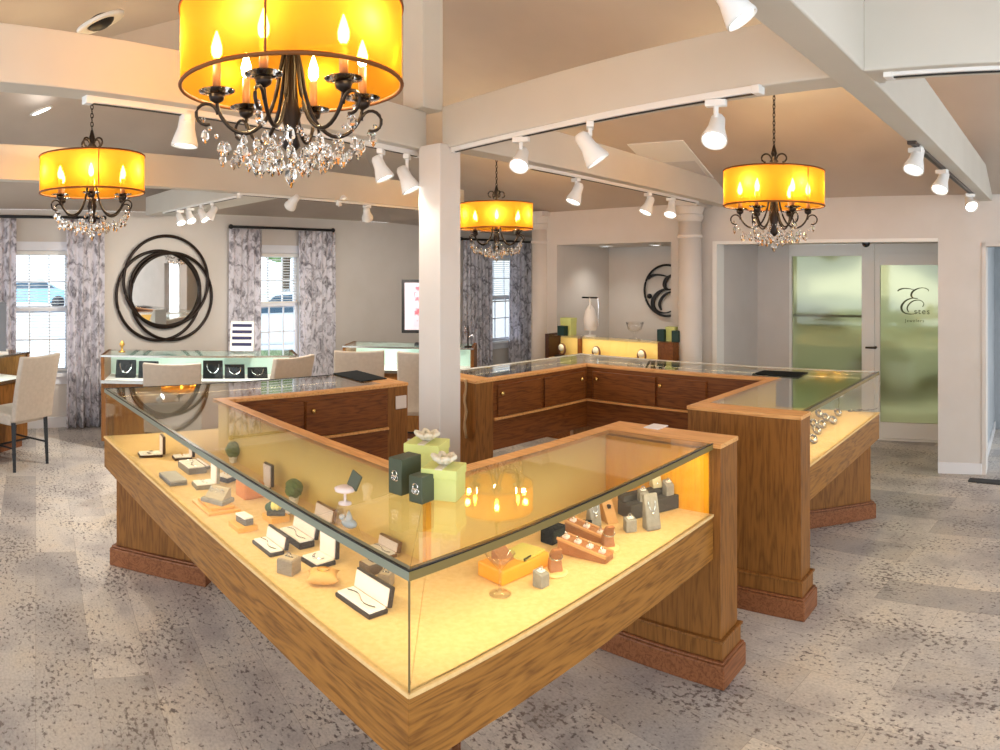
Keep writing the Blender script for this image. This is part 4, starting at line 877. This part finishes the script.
o = MB().tube(cord, [.012 - .004 * math.sin(i) ** 2 for i in range(12)], 7).build('hanging_cord', mat('beige cord', lin(176, 146, 106), .8), None, cord[0], cord[0], smooth=True); tag(o, 'beige twisted cord hanging down the end panel of the back island case', 'cord')
p = site(656, 427, H); o = thing('price_label', 'white paper label on the oak rail at the far end of the right case', 'label', (p.x, p.y, H), RZ + R(90)); MB().box(-.04, .04, -.045, .045, 0, .004).build('paper', mat('white paper', lin(232, 230, 236), .6), o)
# ------------------------------------------------------------------ jewellery in the left case
def on_deck(x, y): p = site(x, y, ZD); return (p.x, p.y, ZD)
shell_m = mat('black box shell', lin(40, 32, 30), .4); gshell_m = mat('grey box shell', lin(112, 108, 104), .5); pinkl_m = mat('pink white lining', lin(238, 222, 218), .6)
def open_box(x, y, w_, d, h, lid, label, rz=LZ, shell=shell_m, item='bracelet', tilt=.2):
    o = thing('jewellery_box', label, 'jewellery box', on_deck(x, y), rz, 'open jewellery boxes')
    MB().box(-w_ / 2, w_ / 2, -d / 2, d / 2, 0, h).build('box_base', shell, o, bevel=.003)
    MB().box(-w_ / 2 + .005, w_ / 2 - .005, -d / 2 + .005, d / 2 - .005, h - .002, h + .006).build('cushion', cushion_m, o, bevel=.003)
    M = Matrix.Translation((0, d / 2, h)) @ Matrix.Rotation(-tilt, 4, 'X')
    MB().box(-w_ / 2, w_ / 2, 0, .016, 0, lid, M).build('lid', shell, o, bevel=.003); MB().box(-w_ / 2 + .006, w_ / 2 - .006, -.004, .001, .004, lid - .006, M).build('lid_lining', pinkl_m, o)
    if item == 'bracelet': MB().tube([(w_ * .4 * (i / 10 - 1), d * .16 * math.sin(i * .32), h + .008) for i in range(21)], .0022, 5).build('bracelet', silver_m, o)
    elif item == 'ring': MB().tube([(.01 * math.cos(2 * PI * i / 16), 0, h + .012 + .01 * math.sin(2 * PI * i / 16)) for i in range(16)], .002, 5, True).build('ring', gold_m, o)
    elif item == 'pendant': b = MB(); b.tube([(w_ * .25 * math.cos(t), d * .1 + w_ * .25 * math.sin(t), h + .008) for t in [PI + k * PI / 10 for k in range(11)]], .0018, 5); b.ball((0, d * .1 - w_ * .27, h + .01), .006); b.build('pendant', silver_m, o)
    return o
open_box(150, 456, .085, .13, .014, .1, 'open jewellery box with an upright black back, farthest left in the case', R(-52), tilt=.0)
open_box(182, 459, .07, .1, .014, .06, 'small open box behind the flat grey case', R(-50), item='ring', tilt=0)
open_box(192, 470, .16, .1, .03, .02, 'white topped pad box next to the flat grey case', LZ, gshell_m, 'bracelet', 1.2)
o = thing('flat_case', 'flat closed grey case lying near the left end of the deck', 'case', on_deck(173, 481), LZ); MB().box(-.085, .085, -.045, .045, 0, .012).build('lower_shell', gshell_m, o, bevel=.004); MB().box(-.085, .085, -.045, .045, .013, .026).build('upper_shell', mat('grey lid', lin(160, 158, 154), .5), o, bevel=.004)
open_box(204, 487, .085, .1, .02, .085, 'open box with a tall grey lid standing in front of the gold tiered plinth', R(-48), mat('olive grey shell', lin(128, 122, 100), .5), 'pendant', tilt=.02)
open_box(226, 480, .09, .08, .022, .02, 'low box with a pale pink cushion behind the gold tiered plinth', R(-20), shell_m, 'ring', 1.2)
def plinth(x, y, w_, d, tiers, label, rz=LZ):
    o = thing('display_plinth', label, 'display plinth', on_deck(x, y), rz, 'gold display plinths'); z = 0
    for k, (e, h) in enumerate(tiers): MB().box(-w_ / 2 + e, w_ / 2 - e, -d / 2 + e, d / 2 - e, z, z + h).build('tier', mat('honey lacquer', lin(232, 176, 84), .3), o, bevel=.003); z += h
    return o, z
def local(o, x, y, z): v = Matrix.Rotation(o.rotation_euler.z, 4, 'Z') @ Vector((x, y, z)); return (o.location.x + v.x, o.location.y + v.y, o.location.z + v.z)
o, z = plinth(216, 507, .2, .15, ((0, .012), (.02, .014)), 'two tiered honey coloured plinth carrying a grey ring riser')
r1 = thing('ring_riser', 'grey stepped ring riser on the tiered plinth', 'ring display', local(o, .005, .005, z), LZ + .5); MB().box(-.06, .06, -.045, .045, 0, .018).build('base', grey_m, r1, bevel=.003); MB().wedge([(-.03, .018), (.035, .018), (.035, .06), (.02, .06)], -.05, .05).build('slope', mat('sand suede', lin(178, 162, 136), .85), r1, bevel=.003)
for k in range(3):
    b = MB(); b.tube([(-.03 + .03 * k + .009 * math.cos(2 * PI * i / 14), -.004, .046 + .009 * math.sin(2 * PI * i / 14)) for i in range(14)], .0022, 5, True); b.ball((-.03 + .03 * k, -.004, .057), .004, 6, 4); b.build('ring', silver_m, r1)
o = thing('riser_block', 'orange display block behind the tiered plinth', 'display block', on_deck(250, 496), LZ); MB().box(-.05, .05, -.05, .05, 0, .07).build('block_body', mat('orange block', lin(206, 132, 66), .5), o, bevel=.004); MB().box(-.03, .03, -.03, .03, .07, .078).build('pad', mat('pale pad', lin(230, 206, 160), .7), o)
o, z = plinth(243, 528, .1, .085, ((0, .022),), 'small honey plinth with a white topped grey box'); g_ = thing('ring_box', 'white topped grey box on the small front plinth', 'ring box', local(o, .006, .004, z), LZ + .1); MB().box(-.036, .036, -.02, .02, 0, .026).build('box_body', gshell_m, g_, bevel=.002); MB().box(-.036, .036, -.022, .02, .026, .034).build('box_top', cushion_m, g_, bevel=.002)
o, z = plinth(276, 520, .085, .085, ((0, .026),), 'small honey plinth with a green leafed ornament'); g_ = thing('flower_ornament', 'yellow flower with dark green leaves on the second small plinth', 'ornament', local(o, 0, 0, z), .3)
MB().box(-.038, .038, -.03, .03, 0, .016).build('base', mat('dark slate base', lin(74, 72, 64), .5), g_, bevel=.003); b = MB()
for k in range(5): b.ball((.014 * math.cos(k * 1.26), .014 * math.sin(k * 1.26), .034), .011, 8, 6, (1, 1, 1.6))
b.build('petals', mat('yellow petals', lin(232, 216, 130), .6), g_, smooth=True); b = MB()
for k in range(4): b.ball((-.03 + .01 * k, .02 * (k % 2), .026), .014, 8, 6, (1.2, .6, 1.4))
b.build('leaves', mat('dark leaves', lin(60, 84, 52), .6), g_, smooth=True)
open_box(268, 549, .15, .06, .014, .05, 'bracelet box open beside the grey slotted ring block', LZ)
open_box(296, 541, .17, .066, .024, .055, 'bracelet box open just behind the one by the ring block', LZ)
def ring_block(p, s, h, label, rz, m=taupe_m, top=None):
    o = thing('ring_block', label, 'ring display', p, rz, 'cube ring blocks'); MB().box(-s / 2, s / 2, -s / 2, s / 2, 0, h).build('block', m, o, bevel=.003)
    MB().box(-s / 2 + .006, s / 2 - .006, -s / 2 + .006, s / 2 - .006, h, h + .003).build('top_pad', top or mat('light taupe pad', lin(190, 172, 146), .7), o)
    MB().box(-s / 4, s / 4, -.003, .003, h + .003, h + .004).build('slot', black_m, o); MB().tube([(.008 * math.cos(2 * PI * i / 14), 0, h + .008 + .008 * math.sin(2 * PI * i / 14)) for i in range(14)], .002, 5, True).build('ring', silver_m, o); return o
ring_block(on_deck(289, 572), .062, .05, 'taupe cube ring block beside the open bracelet boxes', R(-15))
open_box(318, 563, .1, .085, .016, .1, 'open white box with a tall dark lid beside the tan pillow', R(-40), shell_m, 'pendant', tilt=.03)
o = thing('tan_cushion', 'small tan cushion in front of the open white box', 'cushion', on_deck(323, 583), R(12)); b = MB(); g = []
for j in range(13):
    row = []
    for i in range(13):
        u_, v_ = i / 6 - 1, j / 6 - 1; pin = 1 - .16 * (1 - u_ * u_) * abs(v_) ** 4 - .0; hh = (1 - u_ ** 4) * (1 - v_ ** 4); row.append((u_ * .055 * (1 - .18 * (1 - v_ * v_) * abs(u_) ** 4), v_ * .045 * pin, hh))
    g.append(row)
T_ = [[b.bm.verts.new((x, y_, .024 + .022 * h)) for x, y_, h in r_] for r_ in g]; B_ = [[b.bm.verts.new((x, y_, .024 - .022 * h)) for x, y_, h in r_] for r_ in g]
for j in range(12):
    for i in range(12): b.face([T_[j][i], T_[j][i + 1], T_[j + 1][i + 1], T_[j + 1][i]]); b.face([B_[j][i + 1], B_[j][i], B_[j + 1][i], B_[j + 1][i + 1]])
bmesh.ops.remove_doubles(b.bm, verts=b.bm.verts, dist=.0004); b.build('cushion_body', mat('tan suede', lin(218, 168, 100), .7), o, smooth=True)
MB().tube([(.02 * math.cos(2 * PI * i / 24), .016 * math.sin(2 * PI * i / 24), .047) for i in range(24)], .0022, 5, True).build('bangle', gold_m, o)
open_box(361, 605, .185, .072, .014, .062, 'largest open bracelet box nearest the front glass corner', LZ)
ring_block(on_deck(371, 572), .06, .035, 'dark taupe block behind the nearest bracelet box', LZ, mat('dark taupe', lin(96, 80, 66), .6)); ring_block(on_deck(386, 585), .045, .04, 'small taupe block right of the darker one, by the glass corner', R(-12))
# towards the back of the left case
def moss(p, r_, label):
    o = thing('moss_ball', label, 'plant', p, 0, 'moss balls in white pots'); MB().lathe([(.018, 0), (.024, .03), (.026, .034), (.02, .034)], 14).build('pot', white_m, o)
    b = MB(); b.ball((0, 0, .03 + r_ * .9), r_, 20, 14)
    for v in b.bm.verts: v.co += (v.co - Vector((0, 0, .03 + r_ * .9))) * (random.random() - .5) * .25
    b.build('foliage', mottled('moss green', lin(70, 96, 52), lin(112, 132, 76), 60, .9), o)
def inside(x, y, z): p = site(x, y, z); return (p.x, p.y, ZD)
def wpos(x, t): p0, p1 = WL(0, t), WL(1, t); return tuple(onray(x, p0, p1)[0])
moss(inside(233, 453, ZD + .05), .042, 'moss ball in a white pot farther back in the left case'); moss(inside(294, 492, ZD + .05), .04, 'moss ball in a white pot nearer the front of the left case')
def at_in(s, t): p = WL(s, t); return p
o = open_box(0, 300, .075, .06, .014, .105, 'open box with a dark upright lid between the two moss balls', R(-40), tilt=0); p = wpos(262, .43); o.location = (*p, ZD)
o = thing('white_flower', 'white flower ornament near the back panel of the left case', 'ornament', (*wpos(286, .36), ZD), 0); b = MB()
for k in range(6): b.ball((.018 * math.cos(k * 1.05), .018 * math.sin(k * 1.05), .02), .014, 8, 6, (1.2, 1.2, .6))
b.build('petals', cushion_m, o, smooth=True); MB().tube([(0, 0, .004), (.05, .02, .014), (.07, .03, .03)], .003, 6).build('stem', mat('olive stem', lin(120, 122, 60), .7), o)
o = thing('watch_box', 'tilted green card on a small white stand on the left case top', 'watch box', on_top(345, 504), LZ); MB().lathe([(.03, 0), (.03, .006), (.006, .012), (.006, .05), (.045, .06), (.048, .072), (.03, .08)], 20).build('cushion_stand', pinkl_m, o, smooth=True); MB().box(-.035, .035, -.004, .004, .08, .15, Matrix.Rotation(.25, 4, 'Y') @ Matrix.Rotation(-.3, 4, 'X')).build('card', mat('green slate card', lin(78, 84, 66), .5), o); o.scale = (.7, .7, .7)
o = open_box(0, 300, .14, .05, .012, .055, 'bracelet box with a gold edge nearest the back panel', LZ, mat('brown gold shell', lin(118, 84, 44), .35, .4)); p = site(318, 518, ZD + .02); o.location = (p.x, p.y, ZD)
o = thing('glass_bird', 'pale blue glass bird ornament on the left case top', 'ornament', on_top(349, 529), R(-30)); b = MB(); b.ball((0, 0, .028), .026, 14, 10, (1.5, .8, .9)); b.ball((-.036, 0, .046), .014); b.lathe([(.001, 0), (.02, .02), (.012, .06), (.002, .09)], 10)
b.build('bird_body', mat('milky blue glass', lin(232, 238, 234), .1, trans=.6), o, smooth=True); o.scale = (.72, .72, .6)
o = open_box(0, 300, .12, .05, .012, .04, 'brown bracelet box behind the largest open box', LZ, mat('brown gold shell', lin(118, 84, 44), .35, .4)); p = site(382, 548, ZD + .02); o.location = (p.x, p.y, ZD)

# ------------------------------------------------------------------ jewellery in the right case
honey_m = mottled('honey orange lacquer', lin(232, 154, 40), lin(238, 166, 56), 8, .35)
o = thing('riser_block', 'large honey orange display block behind the cocktail glass', 'display block', on_deck(514, 571), RZ - .04); MB().box(-.115, .115, -.06, .06, 0, .05).build('block_body', honey_m, o, bevel=.006)
oc = thing('card_holder', 'yellow green card lying on the honey orange block', 'card', local(o, .045, .0, .05), RZ + .1); MB().box(-.06, .06, -.05, .05, 0, .006).build('card_body', mat('yellow green card', lin(206, 196, 104), .6), oc); MB().box(-.06, -.02, -.05, -.046, 0, .01).build('dark_edge', shell_m, oc)
o2 = thing('ring_slope', 'small tan wedge beside the yellow green card', 'display block', local(o, -.04, .01, .05), RZ); MB().wedge([(-.03, 0), (.03, 0), (.03, .04)], -.03, .03).build('wedge_body', brown_m, o2, bevel=.002)
g = thing('cocktail_glass', 'clear stemmed cocktail glass in front of the honey orange block', 'glass', on_deck(500, 594), 0); MB().lathe([(.036, 0), (.034, .004), (.005, .008), (.0045, .075), (.05, .13), (.048, .13), (.003, .08)], 28).build('glass_body', glass('cocktail glass', (.965, .965, .965, 1), 1.0), g, smooth=True)
def ring_box(p, w_, d, h, label, rz, m=None, slant=.0):
    o = thing('ring_box', label, 'ring display', p, rz, 'grey ring boxes'); MB().wedge([(-d / 2, 0), (d / 2, 0), (d / 2, h + slant), (-d / 2, h)], -w_ / 2, w_ / 2).build('box_body', m or grey_m, o, bevel=.003)
    MB().box(-w_ / 4, w_ / 4, -d / 4, d / 4, h + slant * .5 + .000, h + slant * .5 + .005).build('pad', cushion_m, o); MB().tube([(.007 * math.cos(2 * PI * i / 14), 0, h + slant * .5 + .011 + .007 * math.sin(2 * PI * i / 14)) for i in range(14)], .0018, 5, True).build('ring', silver_m, o); return o
ring_box(on_deck(541, 586), .04, .04, .042, 'grey ring box just left of the nearest hand-shaped stand', RZ, slant=.012)
def finger(p, label, rz, sc=1.0):
    o = thing('ring_finger_stand', label, 'ring display', p, rz, 'brown curved ring stands'); b = MB(); n = 9; fr = []
    for i in range(n):
        q_ = i / (n - 1); y = -.03 * q_ + .02 * math.sin(q_ * PI) + .01; z = .008 + .085 * q_; w_ = .024 * (1 - .35 * q_); d = .02 * (1 - .4 * q_)
        fr.append([b.bm.verts.new((sx * w_ * sc, (y + sy * d) * sc, z * sc)) for sx, sy in ((-1, -1), (1, -1), (1, 1), (-1, 1))])
    for a_, c_ in zip(fr, fr[1:]):
        for k in range(4): b.face([a_[k], a_[(k + 1) % 4], c_[(k + 1) % 4], c_[k]])
    b.face(fr[0][::-1]); b.face(fr[-1]); b.build('curved_stand', brown_m, o, bevel=.005); MB().lathe([(.04 * sc, 0), (.042 * sc, .006), (.036 * sc, .009)], 20, (0, .0, 0)).build('base', mat('cream base', lin(238, 210, 150), .5), o)
    MB().tube([(.022 * sc * math.cos(2 * PI * i / 16), (-.0 + .02 * math.sin(2 * PI * i / 16)) * sc, .06 * sc + .006 * math.sin(2 * PI * i / 16)) for i in range(16)], .0025, 5, True).build('ring', silver_m, o)
finger(on_deck(556, 574), 'brown curved ring stand next to the honey orange block', R(10)); finger(on_deck(609, 549), 'brown curved ring stand right of the sloped ring trays', R(10), .98)
def ring_tray(p, L_, w_, h, label, rz, nr):
    o = thing('ring_tray', label, 'ring display', p, rz, 'sloped ring trays'); MB().wedge([(-L_ / 2, 0), (L_ / 2, 0), (L_ / 2, h), (-L_ / 2, .022)], -w_ / 2, w_ / 2).build('tray_body', brown_m, o, bevel=.003)
    for s in (-1, 1): MB().wedge([(-L_ / 2, .018), (L_ / 2, h - .004), (L_ / 2, h + .005), (-L_ / 2, .028)], s * w_ / 2 - .004, s * w_ / 2 + .004).build('side_rim', mat('tan rim', lin(212, 160, 108), .5), o)
    for k in range(nr):
        y = -L_ / 2 + L_ * (k + .6) / nr; z = .022 + (h - .022) * (y + L_ / 2) / L_; MB().cbox(0, y, z + .003, .022, .022, .012).build('ring_pad', pinkl_m, o, bevel=.002); MB().tube([(.008 * math.cos(2 * PI * i / 14), y, z + .014 + .008 * math.sin(2 * PI * i / 14)) for i in range(14)], .0024, 5, True).build('ring', silver_m, o)
ring_tray(on_deck(585, 556), .2, .06, .055, 'nearer sloped brown ring tray with a row of rings', RZ + R(8), 4); ring_tray(on_deck(588, 538), .18, .055, .06, 'farther sloped brown ring tray behind the nearer one', RZ + R(8), 3)
def bust(p, w_, h, label, rz, lean=.12, m=grey_m):
    o = thing('pendant_stand', label, 'necklace stand', p, rz, 'grey pendant stands'); b = MB(); pts = []
    b.wedge([(-.022, 0), (.03, 0), (.03, .012), (.012 + lean * h, h), (-.002 + lean * h, h + .004), (-.022, .02)], -w_ / 2, w_ / 2); b.build('stand_body', m, o, bevel=.006)
    t = [(w_ * .22 * math.cos(a_), a_) for a_ in [PI + k * PI / 12 for k in range(13)]]
    ch = [(w_ * .24 * math.cos(a_), -.026 + (lean * h + .02) * (h * .82 + h * .28 * math.sin(a_)) / h - .001, h * .82 + h * .28 * math.sin(a_)) for _, a_ in t]; MB().tube(ch, .0016, 5).build('chain', silver_m, o)
    c_ = ch[6]; MB().ball((c_[0], c_[1] - .002, c_[2] - .008), .007, 10, 6).build('pendant', silver_m, o, smooth=True)
bust(on_deck(652, 529), .062, .135, 'tall grey pendant stand with a silver chain, right of centre', R(14))
o = thing('riser_block', 'charcoal display riser at the right end of the case', 'display block', on_deck(649, 511), RZ - R(22)); MB().box(-.13, .13, -.05, .05, 0, .06).build('block_body', dgrey_m, o, bevel=.004); MB().box(-.13, .13, -.0, .05, .06, .085).build('upper_step', dgrey_m, o, bevel=.004)
ring_box(local(o, -.05, -.025, .06), .04, .036, .04, 'grey ring box on the left of the charcoal riser', R(10), slant=.01); ring_box(local(o, .085, -.025, .06), .04, .036, .045, 'grey ring box on the right of the charcoal riser', R(20), slant=.02)
bust(local(o, .06, .03, .085), .045, .05, 'short cream stand on top of the charcoal riser', R(10), .1, mat('cream suede', lin(214, 200, 160), .8))
ring_box(on_deck(630, 531), .045, .04, .048, 'grey ring box standing in front of the charcoal riser', R(10), slant=.006)
bust(on_deck(594, 526), .05, .1, 'slim grey stand behind the ring trays', R(20), .02)
o = thing('ring_slope', 'tan slanted ring display between slim grey stand and charcoal riser', 'ring display', on_deck(609, 521), R(20)); MB().wedge([(-.04, 0), (.04, 0), (.04, .085), (.025, .085)], -.025, .025).build('slope_body', mat('tan slope', lin(196, 148, 92), .6), o, bevel=.003); MB().cbox(0, -.0, .06, .012, .014, .014).build('slot', shell_m, o)
o = thing('ring_box', 'dark green velvet box behind the ring trays', 'ring display', on_deck(553, 541), RZ); MB().box(-.04, .04, -.03, .03, 0, .06).build('box_body', velvet_m, o, bevel=.004); MB().box(-.03, .03, -.031, -.029, .01, .05).build('front_pad', mat('dark pad', lin(30, 44, 40), .8), o)
o = thing('earring_card', 'small black and white earring card behind the ring trays', 'earring card', on_deck(585, 531), R(-20)); MB().wedge([(-.01, 0), (.015, 0), (.015, .04)], -.025, .025).build('card_body', velvet_m, o); MB().ball((-.01, -.006, .024), .007).ball((.01, -.006, .024), .007).build('earring', white_m, o, smooth=True)

# ------------------------------------------------------------------ bracelets in the case on the right
names = ['nearest', 'second', 'third', 'fourth', 'fifth', 'sixth', 'seventh', 'farthest']
spots = [(813, 443), (817, 434), (822, 428), (814, 427), (826, 421), (819, 417), (833, 424), (838, 416)]
for (x, y), nm in zip(spots, names):
    o = thing('bracelet', 'silver bangle, %s of the row in the case on the right' % nm, 'bracelet', on_deck(x, y), R(30), 'silver bangles in the right-hand case')
    MB().tube([(.03 * math.cos(2 * PI * i / 28), .03 * math.sin(2 * PI * i / 28) * .5, .026 + .02 * math.sin(2 * PI * i / 28)) for i in range(28)], .009, 7, True).build('band', mat('dark silver', lin(150, 142, 134), .25, 1), o, smooth=True); MB().ball((0, -.018, .02), .016, 10, 8, (1.2, .6, 1)).build('charm', silver_m, o, smooth=True)
for x, y, lb in ((848, 412, 'thin silver chain nearest the bangles in the right-hand case'), (857, 411, 'thin silver chain near the far glass end of the right-hand case')):
    p = on_deck(x, y); o = MB().tube([(p[0] + .05 * math.cos(i * .5) + .01 * i, p[1] + .03 * math.sin(i * .5), ZD + .004) for i in range(14)], .004, 6).build('chain_bracelet', mat('dark silver', lin(150, 142, 134), .25, 1), None, p, p); tag(o, lb, 'bracelet')
o = thing('white_orchid', 'small white orchid ornament in the right-hand case', 'ornament', (*site(838, 409, ZD), ZD)); b = MB()
for k in range(5): b.ball((.025 * math.cos(k * 1.26), .02 * math.sin(k * 1.26), .1 + .02 * math.sin(k * 2)), .016, 8, 6, (1.3, .7, 1))
b.build('petals', cushion_m, o, smooth=True); MB().tube([(0, 0, 0), (.01, 0, .05), (0, 0, .1)], .003).build('stem', mat('olive stem', lin(120, 122, 60), .7), o)
o = MB().prism([site(970, 479, 0), site(1010, 482, 0), site(1010, 486, 0), site(968, 482, 0)], 0, .012).build('door_mat', mat('dark mat', lin(66, 68, 70), .9), None); tag(o, 'narrow dark mat at the side hall doorway', 'mat')

# ------------------------------------------------------------------ outside
gm = mottled('concrete outside', lin(196, 196, 194), lin(214, 214, 212), .6, .9)
gr = MB(); gr.prism([(-40, -3), (30, -3), (30, 40), (-40, 40)], -.3, -.1); struct(gr.build('ground', gm), 'pale paving outside the windows', 'ground')
def car(p, rz, col, label):
    o = thing('car', label, 'car', p, rz); cm = mat('car paint ' + label, col, .25, 0, .5, coat=.6); sec = [(-2.1, .35), (-2.15, .75), (-1.9, .92), (-1.2, .98), (-.6, 1.42), (.7, 1.46), (1.5, 1.0), (2.1, .9), (2.2, .55), (2.1, .3)]
    b = MB(); b.wedge([(y, z) for y, z in sec], -.85, .85); b.build('body', cm, o, bevel=.06)
    for s in (-1, 1): MB().wedge([(-1.05, 1.0), (-.55, 1.36), (.65, 1.4), (1.3, 1.02)], s * .85 - .02, s * .85 + .02).build('side_window', mat('car glass', lin(70, 92, 108), .08), o)
    for s in (-1, 1):
        for y in (-1.35, 1.4):
            w_ = MB(); w_.lathe([(.2, -.1), (.31, -.1), (.33, -.06), (.33, .06), (.31, .1), (.2, .1)], 28)
            for v in w_.bm.verts: v.co = Vector((v.co.z + s * .8, v.co.x + y, v.co.y + .33))
            wh = w_.build('wheel', mat('tyre', lin(40, 40, 44), .8), o)
            h_ = MB(); h_.lathe([(.001, -.09), (.2, -.1), (.2, .1), (.001, .09)], 18)
            for v in h_.bm.verts: v.co = Vector((v.co.z + s * .8, v.co.x + y, v.co.y + .33))
            h_.build('hub', metal_m, wh)
p = at_r(30, 36); car((p[0], p[1], -.1), R(-50), lin(150, 196, 222), 'blue car parked outside the left window')
p = at_r(283, 15.5); car((p[0], p[1], -.1), R(-48), lin(224, 228, 232), 'white car parked outside the middle window')
def tree(p, h, r_, label, group='trees outside'):
    o = thing('tree', label, 'tree', p, 0, group); MB().tube([(0, 0, 0), (.1, 0, h * .4), (0, .1, h * .75)], [.16, .12, .06], 8).build('trunk', mat('bark', lin(92, 76, 60), .9), o); b = MB()
    for k in range(16):
        a = random.random() * 6.3; rr = r_ * random.random() ** .5; z = h * .55 + random.random() * h * .45; bmesh.ops.create_icosphere(b.bm, subdivisions=3, radius=r_ * (.3 + .25 * random.random()), matrix=Matrix.Translation((rr * math.cos(a), rr * math.sin(a), z)))
    for v in b.bm.verts: v.co += Vector((random.random() - .5, random.random() - .5, random.random() - .5)) * .16
    b.build('crown', mottled('leaf green', lin(92, 128, 70), lin(160, 184, 120), 5, .8), o)
p = at_r(284, 22); tree((p[0], p[1], -.1), 6, 2.2, 'leafy tree beyond the middle window'); p = at_r(500, 24); tree((p[0], p[1], -.1), 6, 2.4, 'leafy tree beyond the window past the post')
p = at_r(985, 15); tree((p[0], p[1], -.1), 4.5, 2.2, 'leafy tree outside beyond the entry door'); p = at_r(800, 18); tree((p[0], p[1], -.1), 5, 2.2, 'leafy tree outside beyond the frosted panel')
p = at_r(835, 11.5); car((p[0], p[1], -.1), R(20), lin(190, 200, 206), 'pale car parked outside the frosted panel')
